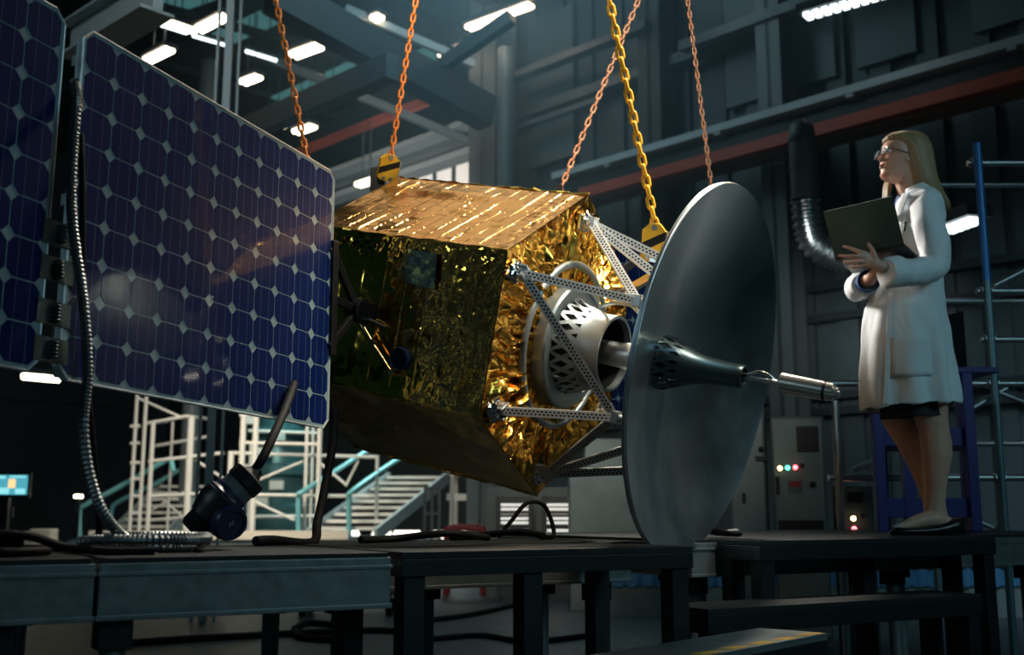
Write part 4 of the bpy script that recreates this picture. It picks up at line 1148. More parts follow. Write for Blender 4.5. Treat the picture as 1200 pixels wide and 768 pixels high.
m.tube([e_, Vector((e_.x + .5, e_.y + .5, e_.z - .05)), Vector((e_.x + 1.0, e_.y + 1.2, e_.z - .05))], r, 20); m.build('duct_tail', 'beam_dark', t, smooth=40)

# ================================================================ FAR LEFT: platform, scaffolds, stairs
PY = 17.0; PZ = ony(300, 632, PY).z
def FP(px, py, dy=0): return ony(px, py, PY + dy)
t = thing('raised_platform', FP(330, 632), 'raised platform with cream lit edge under the white scaffolds', 'platform')
x0, x1 = FP(104, 628).x, FP(500, 628).x
m = MB(); m.box(((x0 + x1) / 2, PY + 1.8, PZ / 2 - .01), (x1 - x0, 3.5, PZ - .02)); m.build('platform_base', 'cabinet_dark', t)
m = MB(); m.box(((x0 + FP(408, 628).x) / 2, PY + .02, PZ + .06), (FP(408, 628).x - x0, .06, .13)); m.build('edge_board', 'cream', t)
def scaffold(name, label, ups, rails, braces, r=.036):
    t = thing(name, FP(ups[0][0], 632, ups[0][2]), label, 'scaffold')
    for px, top, dy, k in ups:
        P = FP(px, 600, dy); z = FP(px, top, dy).z
        m = MB(); m.tube([(P.x, P.y, PZ), (P.x, P.y, z)], r * k, 8); m.build('upright', 'white_metal', t, smooth=60)
    for (a, b, d0, d1) in rails:
        m = MB(); m.tube([FP(*a, d0), FP(*b, d1)], r * .75, 8); m.build('rail', 'white_metal', t, smooth=60)
    for (a, b, d0) in braces:
        m = MB(); m.tube([FP(*a, d0), FP(*b, d0)], r * .55, 8); m.build('brace', 'white_metal', t, smooth=60)
    return t
scaffold('scaffold', 'white tube scaffold with a ladder end, left one under the solar panel', [(153, 440, .3, .8), (164, 440, .3, .8), (174, 494, .3, 1), (219, 488, .3, 1.5), (243, 490, 1.6, .9), (197, 494, 1.6, .7)],
         [((174, 496), (219, 488), .3, .3), ((219, 488), (243, 491), .3, 1.6), ((174, 496), (197, 494), .3, 1.6), ((174, 541), (262, 531), .3, .3), ((174, 582), (250, 578), .3, .3), ((176, 524), (243, 512), 1.6, 1.6), ((176, 610), (243, 604), 1.6, 1.6)]
         + [((153, y), (164, y - .5), .3, .3) for y in (500, 520, 543, 562, 582, 602)], [((160, 466), (214, 490), .3), ((230, 540), (268, 565), .3), ((178, 598), (219, 575), 1.6), ((219, 610), (190, 585), 1.6)])
scaffold('scaffold', 'white tube scaffold right of the hanging plug under the solar panel corner', [(281, 484, .3, 1.3), (296, 484, .3, 1.3), (357, 484, .3, .8), (372, 484, .3, 1.1), (268, 530, .3, 1.3), (291, 520, 1.6, .8), (364, 484, 1.6, .7), (441, 534, .9, .8)],
         [((281, 519), (372, 521), .3, .3), ((268, 531), (441, 536), .3, .9), ((281, 580), (441, 582), .3, .9), ((291, 505), (372, 508), 1.6, 1.6), ((281, 487), (296, 487), .3, .3), ((281, 606), (372, 605), 1.6, 1.6)], [((300, 564), (355, 541), .3), ((298, 588), (345, 610), .3), ((372, 541), (405, 568), .3), ((420, 540), (405, 570), .9)])
# teal lit machine between the scaffolds
t = thing('machine', FP(325, 632, 2.4), 'teal lit round machine standing inside the right scaffold', 'machine')
c = FP(325, 600, 2.6); base = Vector((c.x, c.y, PZ))
m = MB(); m.lathe(base, (0, 0, 1), [(0, .75), (.5, .75), (.55, .62), (1.0, .62), (1.05, .72), (1.2, .72), (1.25, .55), (1.7, .5), (1.75, .68), (1.85, .68), (1.9, .40), (2.3, .32), (2.3, .001)], 28); m.build('machine_drum', 'machine', t, smooth=30)
for k in range(7):
    m = MB(); m.box(base + Vector((-.35 + .12 * (k % 3) * 2, -.74, .3 + .28 * k)), (.22, .14, .15)); m.build('control_box', 'white_metal', t)
# stairs
def stairs(name, label, p0, d0, p1, d1, n, w, rail_pts, dy):
    A, B = FP(*p0, d0), FP(*p1, d1); wv_ = Vector((-w, 0, 0)); A.z = PZ + .05
    t = thing(name, A, label, 'stairs')
    d = B - A
    for o_ in (Vector(), wv_):
        m = MB(); m.bar(A + o_, B + o_, .06, .20); m.build('stringer', 'beam_pale', t)
    for k in range(n):
        p = A + d * ((k + .5) / n) + wv_ / 2 + Vector((0, 0, .05))
        m = MB(); m.box(p, (w - .06, abs(d.y) / n * .8, .05)); m.build('tread', 'white_metal', t)
    for i, pts in enumerate(rail_pts):
        m = MB(); m.tube(smoothpath([FP(*p[:2], dy + p[2]) for p in pts], 5), .042, 8); m.build('handrail', 'cyan_metal', t, smooth=60)
    return t
stairs('stairs', 'metal stairs with teal handrails below the satellite, right of the hanging cable', (440, 632), .25, (524, 560), 3.0, 9, 1.05,
       [[(409, 632, -.1), (409, 585, -.1), (413, 576, -.1), (440, 556, .6), (470, 536, 1.4)], [(350, 632, -.2), (350, 584, -.2), (356, 576, -.2), (400, 548, .6), (440, 522, 1.4)]], .25)
m = MB(); A = FP(524, 556, 3.2); B = FP(560, 556, 3.2); m.box(((A.x + B.x) / 2, PY + 3.8, A.z + .03), (B.x - A.x, 1.4, .08))
for x in (A.x + .1, B.x - .05):
    for dy in (3.15, 4.4): m.tube([(x, PY + dy, 0), (x, PY + dy, A.z)], .045, 8)
m.bar((A.x, PY + 3.15, FP(540, 583, 3.2).z), (B.x, PY + 3.15, FP(540, 583, 3.2).z), .06, .12)
tag(m.build('stair_landing', 'white_metal'), 'landing of the metal stairs on posts, beside the grey column', 'landing')
stairs('stairs', 'metal stairs with teal handrails at the left, behind the coiled hose', (198, 632), 1.9, (250, 570), 3.4, 7, .95,
       [[(93, 632, -.3), (93, 602, -.3), (97, 594, -.3), (140, 571, -.3), (192, 541, -.3), (200, 540, -.3), (203, 552, -.3)], [(131, 625, 1.9), (131, 598, 1.9), (140, 588, 1.9), (180, 568, 1.9), (222, 545, 1.9)]], 1.2)
# grey round column behind the scaffolds
m = MB(); c = FP(219, 600, 2.9); m.tube([(c.x, c.y, PZ), (c.x, c.y, 9.5)], .17, 18); tag(m.build('round_column', 'beam', None, smooth=50), 'grey round column behind the left scaffold', 'column')
# dark boxes and screens at the far left
t = thing('wall_screen', at(10, 580, 14), 'teal lit screen with orange icon at the left edge of the picture', 'screen')
sy_ = 14.0; A, B = ony(-25, 557, sy_), ony(31, 580, sy_)
m = MB(); m.box(((A.x + B.x) / 2, sy_ + .04, (A.z + B.z) / 2), (B.x - A.x + .06, .06, A.z - B.z + .06)); m.box(((A.x + B.x) / 2, sy_ + .1, B.z / 2), (.12, .08, B.z)); m.build('screen_case', 'black', t)
m = MB(); m.box(((A.x + B.x) / 2, sy_, (A.z + B.z) / 2), (B.x - A.x, .02, A.z - B.z)); s_ = m.build('lit_panel', 'screen', t)
m = MB()
for u0, v0, u1, v1 in ((-22, 558, 6, 561), (-20, 572, 10, 579), (18, 573, 29, 579), (12, 558, 30, 560)):
    a, b = ony(u0, v0, sy_ - .012), ony(u1, v1, sy_ - .012); m.box(((a.x + b.x) / 2, sy_ - .013, (a.z + b.z) / 2), (b.x - a.x, .004, a.z - b.z))
m.build('lit_band', 'screen_p', s_)
m = MB(); a, b = ony(11, 562, sy_), ony(18, 572, sy_); m.box(((a.x + b.x) / 2, sy_ - .014, (a.z + b.z) / 2), (b.x - a.x, .006, a.z - b.z)); m.build('lit_icon', 'screen_o', s_)
t = thing('wall_screen', at(8, 605, 14.2), 'dim screen below the teal lit one at the left edge', 'screen')
A, B = ony(-20, 595, 14.2), ony(14, 607, 14.2); m = MB(); m.box(((A.x + B.x) / 2, 14.22, (A.z + B.z) / 2), (B.x - A.x, .05, A.z - B.z)); m.box(((A.x + B.x) / 2, 14.3, B.z / 2), (.12, .08, B.z)); m.build('screen_case', 'navy', t)
m = MB(); c = FP(51, 632, -1); wz = FP(51, 620, -1).z; m.box((c.x, c.y, wz / 2), (.30, .3, wz)); m.box((c.x - .2, c.y, wz / 2 - .02), (.08, .26, wz - .04)); tag(m.build('white_crate', 'cream', None, bevel=.02), 'small cream box on the floor at the far left', 'box')
m = MB(); c = at(92, 582, 15); m.box(c, (.10, .06, .045)); m.bar(c - Vector((0, -.03, .04)), Vector((c.x, c.y + .03, 0)), .03, .03, up=(0, 1, 0), mi=1); tag(m.build('marker_lamp', ['lamp', 'black']), 'tiny lit lamp on a post above the left handrail', 'lamp')
# long lamp row under the platform edge by the stairs
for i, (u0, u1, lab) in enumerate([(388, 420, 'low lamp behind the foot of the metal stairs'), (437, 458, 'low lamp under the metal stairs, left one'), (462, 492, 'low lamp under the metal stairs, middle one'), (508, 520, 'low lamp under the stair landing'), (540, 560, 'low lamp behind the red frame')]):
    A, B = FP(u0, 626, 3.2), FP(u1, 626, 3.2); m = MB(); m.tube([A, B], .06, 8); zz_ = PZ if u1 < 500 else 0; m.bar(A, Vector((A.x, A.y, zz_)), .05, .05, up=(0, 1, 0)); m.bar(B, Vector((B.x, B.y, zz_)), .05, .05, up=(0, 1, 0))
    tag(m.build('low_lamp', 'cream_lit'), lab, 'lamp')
# slatted racks
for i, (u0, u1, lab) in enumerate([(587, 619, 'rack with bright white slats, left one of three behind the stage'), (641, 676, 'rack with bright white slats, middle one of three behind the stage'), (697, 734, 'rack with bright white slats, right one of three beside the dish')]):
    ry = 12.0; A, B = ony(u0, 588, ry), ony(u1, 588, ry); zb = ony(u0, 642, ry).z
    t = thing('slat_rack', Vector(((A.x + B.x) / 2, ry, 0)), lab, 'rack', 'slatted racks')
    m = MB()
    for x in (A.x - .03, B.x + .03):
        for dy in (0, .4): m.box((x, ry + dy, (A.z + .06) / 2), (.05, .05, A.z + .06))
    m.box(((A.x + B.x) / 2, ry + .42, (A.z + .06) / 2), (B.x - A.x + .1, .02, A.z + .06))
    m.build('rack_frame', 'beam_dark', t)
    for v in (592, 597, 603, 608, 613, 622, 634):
        z = ony(u0, v, ry).z; m = MB(); m.box(((A.x + B.x) / 2, ry, z), (B.x - A.x, .03, .026 if v not in (603,) else .02)); m.build('slat', 'slat_glow' if v != 603 else 'white_metal', t)
m = MB(); ry = 12.1; A, B = ony(569, 570, ry), ony(745, 588, ry); m.box(((A.x + B.x) / 2, ry + .7, A.z / 2), (B.x - A.x, .4, A.z)); tag(m.build('partition', 'cabinet_dark'), 'dark low partition behind the slatted racks', 'partition')
# red frame
t = thing('red_frame_stool', FP(545, 636, -3), 'dark red tube frame stool left of the slatted racks', 'stool')
A, B = ony(523, 620, 13), ony(566, 620, 13)
for dy in (0, .35):
    m = MB(); m.tube(smoothpath([(A.x, 13 + dy, 0), (A.x, 13 + dy, A.z - .08), (A.x + .06, 13 + dy, A.z), (B.x - .06, 13 + dy, A.z), (B.x, 13 + dy, A.z - .08), (B.x, 13 + dy, 0)], 6), .035, 10); m.build('tube_frame', 'redtube', t, smooth=50)
m = MB(); m.box(((A.x + B.x) / 2, 13.17, A.z + .03), (B.x - A.x - .1, .42, .04)); m.build('seat', 'redtube', t, bevel=.01)
m = MB(); A, B = ony(498, 572, 14), ony(515, 572, 14)
for x in (A.x, (A.x + B.x) / 2, B.x): m.box((x, 14, A.z / 2), (.035, .035, A.z))
for v in (572, 602, 628): m.box(((A.x + B.x) / 2, 14, ony(500, v, 14).z), (B.x - A.x, .03, .03))
tag(m.build('wire_gate', 'beam'), 'grey wire gate right below the stair landing', 'gate')

# haze
m = MB(); m.hexa([Vector(p) for p in ((-16, 6.6, .02), (7, 6.6, .02), (7, 27, .02), (-16, 27, .02), (-16, 6.6, 10.7), (7, 6.6, 10.7), (7, 27, 10.7), (-16, 27, 10.7))])
hz_ = m.build('haze', 'haze'); tag(hz_, 'thin blue haze hanging in the hall behind the satellite', 'haze', None, 'stuff')

# ================================================================ THE WOMAN AND THE LAPTOP
WY = 4.80
def W(px, py, dy=0.): return ony(px, py, WY + dy)
def remesh(mb, voxel, smooth=2):
    me = bpy.data.meshes.new('tmp'); me.from_pydata(mb.v, [], mb.f)
    bm = bmesh.new(); bm.from_mesh(me); bmesh.ops.recalc_face_normals(bm, faces=bm.faces); bm.to_mesh(me); bm.free()
    o = bpy.data.objects.new('tmp', me); COL.objects.link(o)
    r = o.modifiers.new('r', 'REMESH'); r.mode = 'VOXEL'; r.voxel_size = voxel
    if smooth:
        s = o.modifiers.new('s', 'SMOOTH'); s.factor = .5; s.iterations = smooth
    dg = bpy.context.evaluated_depsgraph_get()
    out = bpy.data.meshes.new_from_object(o.evaluated_get(dg))
    vs = [v.co.copy() for v in out.vertices]; fs = [list(p.vertices) for p in out.polygons]
    bpy.data.objects.remove(o); bpy.data.meshes.remove(me); bpy.data.meshes.remove(out)
    b = MB(); b.add(vs, fs); return b
def ring(pl, pr, py, dyc, hy, n=32, pw=1., tilt=0.):
    """a level ring between two outline points"""
    L, R = W(pl, py, dyc), W(pr, py, dyc); c = (L + R) / 2; hx = (R.x - L.x) / 2; out = []
    for k in range(n):
        a = 2 * PI * k / n; ca, sa = math.cos(a), math.sin(a)
        out.append(Vector((c.x + hx * math.copysign(abs(ca) ** pw, ca), c.y + hy * math.copysign(abs(sa) ** pw, sa), c.z + tilt * ca)))
    return out
WOM = thing('person', Vector((W(1085, 620).x, WY, DT)), 'person in a white lab coat and glasses holding an open laptop, looking up', 'person')

# ---- head, in its own axes: forward, left, up
yaw, pit = math.radians(9), math.radians(9)
hf = Vector((-math.cos(yaw) * math.cos(pit), -math.sin(yaw) * math.cos(pit), math.sin(pit)))
hl = Vector((0, 0, 1)).cross(hf).normalized(); hu = hf.cross(hl)
HC = W(1053.5, 188)
HS = .97
def HD(x, y, z): return HC + (hf * x + hl * y + hu * z) * HS
lev = [(-.112, .048, -.020, .018), (-.108, .064, -.036, .032), (-.100, .076, -.050, .042), (-.088, .082, -.058, .049), (-.074, .079, -.062, .053), (-.064, .080, -.066, .055), (-.054, .0835, -.068, .057), (-.047, .0815, -.07, .058), (-.039, .085, -.073, .060), (-.030, .083, -.077, .062), (-.018, .084, -.081, .065), (-.005, .082, -.086, .067), (.008, .080, -.091, .069), (.02, .079, -.094, .070), (.034, .084, -.097, .071), (.05, .085, -.099, .072), (.066, .080, -.098, .070), (.082, .070, -.092, .065), (.096, .054, -.080, .055), (.106, .036, -.062, .042), (.112, .016, -.04, .024)]
def head_ring(z, f, b, w, n=48):
    out = []
    for k in range(n):
        a = 2 * PI * k / n; ca, sa = math.cos(a), math.sin(a)
        x = (f * abs(ca) ** .82 if ca > 0 else -(-b) * abs(ca)) ; y = w * math.copysign(abs(sa) ** .92, sa)
        th = math.atan2(y, x)
        if ca > 0:
            # nose
            t = (z + .022) / .056
            if 0 <= t <= 1: x += .027 * (1 - t) ** .8 * min(1, t * 14 + .3) * math.exp(-(y / .0115) ** 2)
            elif -.16 < t < 0: x += .027 * .3 * (1 + t / .16) * math.exp(-(y / .012) ** 2)
            x -= .010 * math.exp(-((abs(y) - .031) / .015) ** 2 - ((z - .020) / .012) ** 2)      # eye sockets
            x += .003 * math.exp(-(abs(y) / .016) ** 2 - ((z + .054) / .007) ** 2) + .004 * math.exp(-(abs(y) / .016) ** 2 - ((z + .038) / .006) ** 2)
            x -= .004 * math.exp(-(abs(y) / .022) ** 2 - ((z + .0465) / .003) ** 2)
            x += .004 * math.exp(-(abs(y) / .016) ** 2 - ((z + .088) / .010) ** 2)
            x += .003 * math.exp(-((abs(y) - .036) / .016) ** 2 - ((z + .008) / .016) ** 2)
        out.append(HD(x, y, z))
    return out
B = MB(); B.loft([head_ring(*l) for l in lev])
# ears
for s in (1, -1): B.lathe(HD(-.012, s * .062, -.004), hl * s, [(0, .001), (0, .016), (.008, .020), (.011, .018), (.008, .012), (.005, .001)], 16)
# neck and trunk
def lim(pts, rs, n=14, k=6):
    P = smoothpath(pts, k); N = len(pts) - 1; R = []
    for i in range(len(P)):
        f = min(N - 1e-6, i / k); j = int(f); R.append(rs[j] + (rs[j + 1] - rs[j]) * (f - j))
    return P, R
def limb(mb, pts, rs, n=16, k=6): P, R = lim(pts, rs, n, k); mb.tube(P, R, n)
limb(B, [W(1062, 190), W(1063, 212), W(1069, 232), W(1073, 250)], [.052, .052, .056, .07])
B.loft([ring(1060, 1084, 232, 0, .08), ring(1054, 1094, 240, 0, .14), ring(1052, 1096, 256, 0, .15), ring(1050, 1094, 285, 0, .13), ring(1044, 1094, 320, 0, .115), ring(1036, 1098, 360, 0, .135), ring(1030, 1102, 410, 0, .15), ring(1030, 1106, 440, 0, .15)])
# legs
def leg(rows, dy, foot):
    B.loft([ring(l, r, y, dy + o, h, 24) for l, r, y, o, h in rows])
    for f in foot: pass
leg([(1064, 1110, 430, 0, .075), (1066, 1111, 460, 0, .074), (1071, 1110, 490, 0, .062), (1077, 1112, 505, 0, .056), (1079, 1115, 520, 0, .056), (1081, 1115.5, 535, 0, .056), (1083, 1111, 556, 0, .048), (1085, 1108.5, 575, 0, .038), (1085, 1107.5, 590, 0, .034), (1083, 1110, 603, 0, .034), (1080, 1116, 613, 0, .036), (1078, 1118, 622, 0, .036)], -.07, [])
leg([(1030, 1080, 430, 0, .075), (1030, 1078, 465, 0, .072), (1033, 1073, 493, 0, .062), (1042, 1080, 508, 0, .056), (1051, 1088, 522, 0, .056), (1059, 1094, 536, 0, .054), (1069, 1098, 556, 0, .047), (1078, 1102, 575, 0, .038), (1082, 1105, 590, 0, .034), (1082, 1109, 602, 0, .034), (1080, 1114, 612, 0, .036), (1079, 1116, 620, 0, .036)], .10, [])
def footpts(dy, off=0): return [W(1112 + off, 615, dy), W(1095 + off, 609, dy - .01), W(1078 + off, 611, dy - .02), W(1062 + off, 616.5, dy - .035), W(1050 + off, 620, dy - .045)]
limb(B, footpts(-.07), [.030, .038, .031, .021, .013]); limb(B, footpts(.10, 1), [.030, .038, .031, .021, .013])
# arms under the sleeves
sh_l, el_l, wr_l = W(1082, 248, -.13), W(1091, 312, -.20), W(1034, 313, -.335)
limb(B, [sh_l, (sh_l + el_l) / 2, el_l, (el_l + wr_l) / 2, wr_l, W(1022, 306, -.34)], [.05, .042, .038, .036, .026, .026])
sh_r, el_r, wr_r = W(1070, 248, .15), W(1005, 340, .05), W(1022, 325, -.20)
limb(B, [sh_r, (sh_r + el_r) / 2, el_r, (el_r * .4 + wr_r * .6), wr_r, W(1030, 316, -.235)], [.05, .042, .036, .034, .026, .024])
# left hand: palm and five fingers on the lid's back
def finger(pts, r0, r1):
    n = len(pts); limb(B, pts, [r0 + (r1 - r0) * i / (n - 1) for i in range(n)], 10, 5)
pc = W(1019, 304, -.345)
B.loft([[p + (c - p) * 0 for p in [pc + v for v in q]] for q, c in [([], pc)] ]) if False else None
def palm(p0, p1, u, w0, w1, t):
    d = (p1 - p0); nn = d.cross(u).normalized(); rings = []
    for f in (-.12, 0, .2, .5, .8, 1., 1.08):
        w = (w0 + (w1 - w0) * max(0, min(1, f))) * (1 if 0 <= f <= 1 else .7); c = p0 + d * f; th = t * (1 if 0 <= f <= 1 else .6)
        rings.append([c + u * math.cos(2 * PI * k / 16) * w + nn * math.sin(2 * PI * k / 16) * th for k in range(16)])
    B.loft(rings)
pu = (W(1015, 291, -.34) - W(1018, 313, -.335)).normalized()
palm(W(1031, 310, -.338), W(1012, 303.5, -.345), pu, .027, .038, .0135)
finger([W(1016, 297.5, -.347), W(1007, 295, -.352), W(998, 291.5, -.348), W(987.5, 288.5, -.338)], .0105, .0068)
finger([W(1014, 301, -.349), W(1004, 300.5, -.358), W(993, 300.5, -.352), W(982.5, 299.5, -.338)], .0108, .0068)
finger([W(1013, 306, -.346), W(1004, 307, -.352), W(995, 307.5, -.338), W(989, 306.5, -.318)], .0102, .0068)
finger([W(1014, 311, -.340), W(1007, 313, -.342), W(1000, 313.5, -.328), W(996, 311.5, -.312)], .0090, .0060)
finger([W(1026, 304, -.345), W(1024, 297, -.352), W(1021, 291, -.350), W(1017, 285, -.338)], .0130, .0075)
# right hand holds the base from below, behind the left wrist
pu2 = Vector((.3, -.2, .9)).normalized()
palm(wr_r, W(1037, 313, -.25), pu2, .026, .036, .013)
for i in range(4):
    a = W(1036 + i * 1.5, 308 + i * 4, -.25 - .004 * i)
    finger([a, a + Vector((.030, -.012, .004)), a + Vector((.050, -.008, .014)), a + Vector((.062 - .004 * i, .004, .022))], .0095, .0065)
a = W(1028, 312, -.245); finger([a, a + Vector((.012, -.006, .022)), a + Vector((.030, -.004, .032))], .012, .0075)
body = remesh(B, .0040, 2)
body.build('body', 'skin', WOM, smooth=180)

# ---- face details
for s in (1, -1):
    m = MB(); e = HD(.0685, s * .031, .0195); m.ball(e, .0118, 10); eo = m.build('eye', 'eye_w', WOM, smooth=180)
    m = MB(); gz = (hf + hu * .08).normalized(); m.lathe(e, gz, [(.0100, .0058), (.0124, .0045), (.0128, .0005)], 16); m.build('iris', 'eye_d', eo, smooth=60)
    m = MB(); m.tube([HD(.0835, s * .016, .034), HD(.0845, s * .028, .0385), HD(.076, s * .042, .036)], [.0022, .0028, .0012], 8); m.build('eyebrow', 'brow', WOM, smooth=60)
    m = MB(); m.tube([HD(.0785, s * .021, .0255), HD(.0815, s * .031, .0285), HD(.0735, s * .042, .0235)], [.0012, .0020, .0012], 6); m.build('eyelid', 'brow', WOM, smooth=60)
m = MB()
for z, h in ((-.0405, .0042), (-.0535, .0050)):
    m.tube([HD(.071, -.022, -.0470), HD(.0845, -.010, z), HD(.0870, 0, z + .0005), HD(.0845, .010, z), HD(.071, .022, -.0470)], [.0012, h * .85, h, h * .85, .0012], 10)
m.build('lips', 'lips', WOM, smooth=60)
# glasses
g_ = MB()
def rim(s):
    pts = []
    for k in range(20):
        a = 2 * PI * k / 20; ca, sa = math.cos(a), math.sin(a)
        pts.append(HD(.101 - .010 * (abs(.031 + .026 * s * 0 + 0)) , 0, 0) + (hl * (s * .034 + .0265 * math.copysign(abs(ca) ** .55, ca)) + hu * (.0165 + .0165 * math.copysign(abs(sa) ** .55, sa)) - hf * .004 * abs(math.copysign(abs(ca) ** .55, ca) * s + 1)) * HS)
    return pts
for s in (1, -1):
    p = rim(s); g_.tube(p + [p[0]], .0017, 6)
    g_.tube([HD(.092, s * .061, .022), HD(.080, s * .071, .022), HD(.02, s * .0745, .018), HD(-.012, s * .074, .012), HD(-.024, s * .072, -.006)], .0022, 6)
g_.tube([HD(.100, -.008, .019), HD(.104, 0, .022), HD(.100, .008, .019)], .0018, 6)
go = g_.build('glasses', 'glass_frame', WOM, smooth=60)
for s in (1, -1):
    m = MB(); p = rim(s); c = sum(p, Vector()) / len(p); m.add([c] + p, [(0, i + 1, (i + 1) % 20 + 1) for i in range(20)]); m.build('lens', 'lens', go, solid=.001)

# ---- hair
HR_ = [(1053, 1068, 155.6, .020), (1043, 1077, 157.6, .052), (1036.5, 1084, 161.5, .069), (1036.5, 1087.5, 166, .077), (1043, 1089.5, 171.5, .081), (1050.5, 1091.5, 179, .083), (1055, 1093, 190, .084), (1059.5, 1095, 202, .085), (1062.5, 1097, 213, .088), (1064, 1100, 222, .095), (1068, 1103, 231, .104), (1077, 1106, 239, .112), (1090, 1108, 247, .105), (1096, 1107.5, 252, .09)]
m = MB(); rings = []; NH = 96
for i, (l, r, y, h) in enumerate(HR_):
    rg = ring(l, r, y, .0, h, NH, .85); c = sum(rg, Vector()) / NH
    for k in range(NH):
        v = rg[k] - c; f = 1 + .035 * noise.noise((math.cos(2 * PI * k / NH) * 5, math.sin(2 * PI * k / NH) * 5, i * .25)) + .018 * math.sin(k * 2.4 + i * .3)
        rg[k] = c + v * f
    rings.append(rg)
fine = []
for i in range(len(rings) - 1):
    for q in range(4):
        t = q / 4; a0 = rings[max(0, i - 1)]; a1 = rings[i]; a2 = rings[i + 1]; a3 = rings[min(len(rings) - 1, i + 2)]
        fine.append([.5 * ((2 * a1[k]) + (a2[k] - a0[k]) * t + (2 * a0[k] - 5 * a1[k] + 4 * a2[k] - a3[k]) * t * t + (3 * a1[k] - a0[k] - 3 * a2[k] + a3[k]) * t ** 3) for k in range(NH)])
fine.append(rings[-1])
o_ = m.loft(fine)
for i in range(len(fine)):
    for k in range(NH): m.uv[o_ + i * NH + k] = (abs(k / NH - .5) * 2, i / len(fine))
b0 = len(m.v)
for k in range(3):
    limb(m, [W(1046 + k, 186, .068), W(1043 + k, 205, .078), W(1038 + k * 2, 220, .07 - .012 * k), W(1037 + k * 2, 234 + k * 2, .05 - .01 * k), W(1040 + k * 2, 250, .04 - .01 * k)], [.012, .013, .013, .011, .004], 8)
for i in range(b0, len(m.v)): m.uv[i] = ((i % 8) / 40, (i - b0) / (len(m.v) - b0))
m.build('hair', 'hair', WOM, smooth=60)

# ---- clothes
K = MB()
K.loft([ring(1063, 1083, 225.5, 0, .075, 40), ring(1056, 1092, 230, 0, .125, 40), ring(1051, 1098, 237, 0, .165, 40), ring(1048.5, 1101, 246, 0, .182, 40), ring(1046, 1102, 260, 0, .178, 40, .92), ring(1043, 1099, 285, 0, .160, 40, .9), ring(1038, 1098, 315, 0, .150, 40, .9), ring(1027, 1101, 342, 0, .152, 40, .88), ring(1017, 1104, 362, -.01, .160, 40, .86), ring(1015.5, 1109, 400, -.01, .170, 40, .85), ring(1014, 1115, 440, -.01, .180, 40, .85), ring(1013.5, 1121, 478, -.01, .188, 40, .85, .012)])
limb(K, [W(1080, 244, -.12), W(1087, 262, -.165), W(1093, 290, -.19), W(1093, 312, -.20), W(1075, 318, -.25), W(1056, 319, -.30), W(1038, 319, -.335)], [.062, .068, .064, .058, .056, .056, .060], 20)
limb(K, [W(1068, 246, .12), W(1050, 268, .15), W(1025, 305, .12), W(1006, 336, .06), W(1008, 337, -.03), W(1013, 333, -.12)], [.06, .062, .058, .056, .054, .056], 20)
coat = remesh(K, .0075, 3)
hem_z = W(1068, 478).z
def wrinkle(p):
    q = noise.noise((p.x * 9, p.y * 9, p.z * 2.2)) * .010 + noise.noise((p.x * 20, p.y * 20, p.z * 9)) * .0065
    low = max(0, min(1, (W(1068, 360).z - p.z) / .3))
    a = math.atan2(p.y - WY, p.x - W(1066, 400).x)
    return q * (1.5 - .6 * low) + low * .012 * math.sin(a * 9 + 1.5 * noise.noise((p.z * 2, a, 0)))
bm = bmesh.new(); vs = [bm.verts.new(p) for p in coat.v]
for f in coat.f: bm.faces.new([vs[i] for i in f])
bm.normal_update()
for v in bm.verts: v.co += v.normal * wrinkle(v.co) + v.normal * .001
bm.normal_update()
kill = [f for f in bm.faces if f.normal.z < -.72 and f.calc_center_median().z < hem_z + .03]
bmesh.ops.delete(bm, geom=kill, context='FACES')
# open the cuffs
for cpos, cd in ((W(1036, 319, -.337), (W(1036, 319, -.337) - W(1056, 319, -.30)).normalized()), (W(1014, 332.5, -.128), (W(1013, 333, -.12) - W(1008, 337, -.03)).normalized())):
    kill = [f for f in bm.faces if f.normal.dot(cd) > .75 and (f.calc_center_median() - cpos).length < .075 and (f.calc_center_median() - cpos).dot(cd) > .005]
    bmesh.ops.delete(bm, geom=kill, context='FACES')
bm.verts.index_update()
cm = MB(); bm.verts.ensure_lookup_table(); cm.add([v.co.copy() for v in bm.verts], [[v.index for v in f.verts] for f in bm.faces]); bm.free()
co = cm.build('lab_coat', 'coat', WOM, smooth=180, solid=.003)
# strips and pocket laid on the coat
from mathutils.bvhtree import BVHTree
bv = BVHTree.FromPolygons(cm.v, cm.f)
eye = Vector((0, 0, CAM_Z))
def oncoat(px, py, lift=.004):
    d = (at(px, py, 1) - eye).normalized(); h = bv.ray_cast(eye, d)
    return (h[0] + h[1] * lift * (1 if h[1].dot(d) < 0 else -1)) if h[0] else W(px, py, -.17)
def patch(pts, name, par, mt='coat', lift=.005, nu=6, nv=8):
    """a sewn-on piece: four corners in the photograph, laid over the cloth"""
    (a, b, c, d) = pts; m = MB()
    def fn(u, v):
        x = (a[0] * (1 - u) + b[0] * u) * (1 - v) + (d[0] * (1 - u) + c[0] * u) * v; y = (a[1] * (1 - u) + b[1] * u) * (1 - v) + (d[1] * (1 - u) + c[1] * u) * v
        return oncoat(x, y, lift)
    m.grid(fn, nu, nv); return m.build(name, mt, par, smooth=60, solid=.003)
patch([(1043, 396), (1090, 393), (1093, 440), (1044, 443)], 'coat_pocket', co)
patch([(1042, 344), (1047, 344), (1041, 480), (1034, 480)], 'coat_placket', co, nv=20)
m = MB(); cl = []
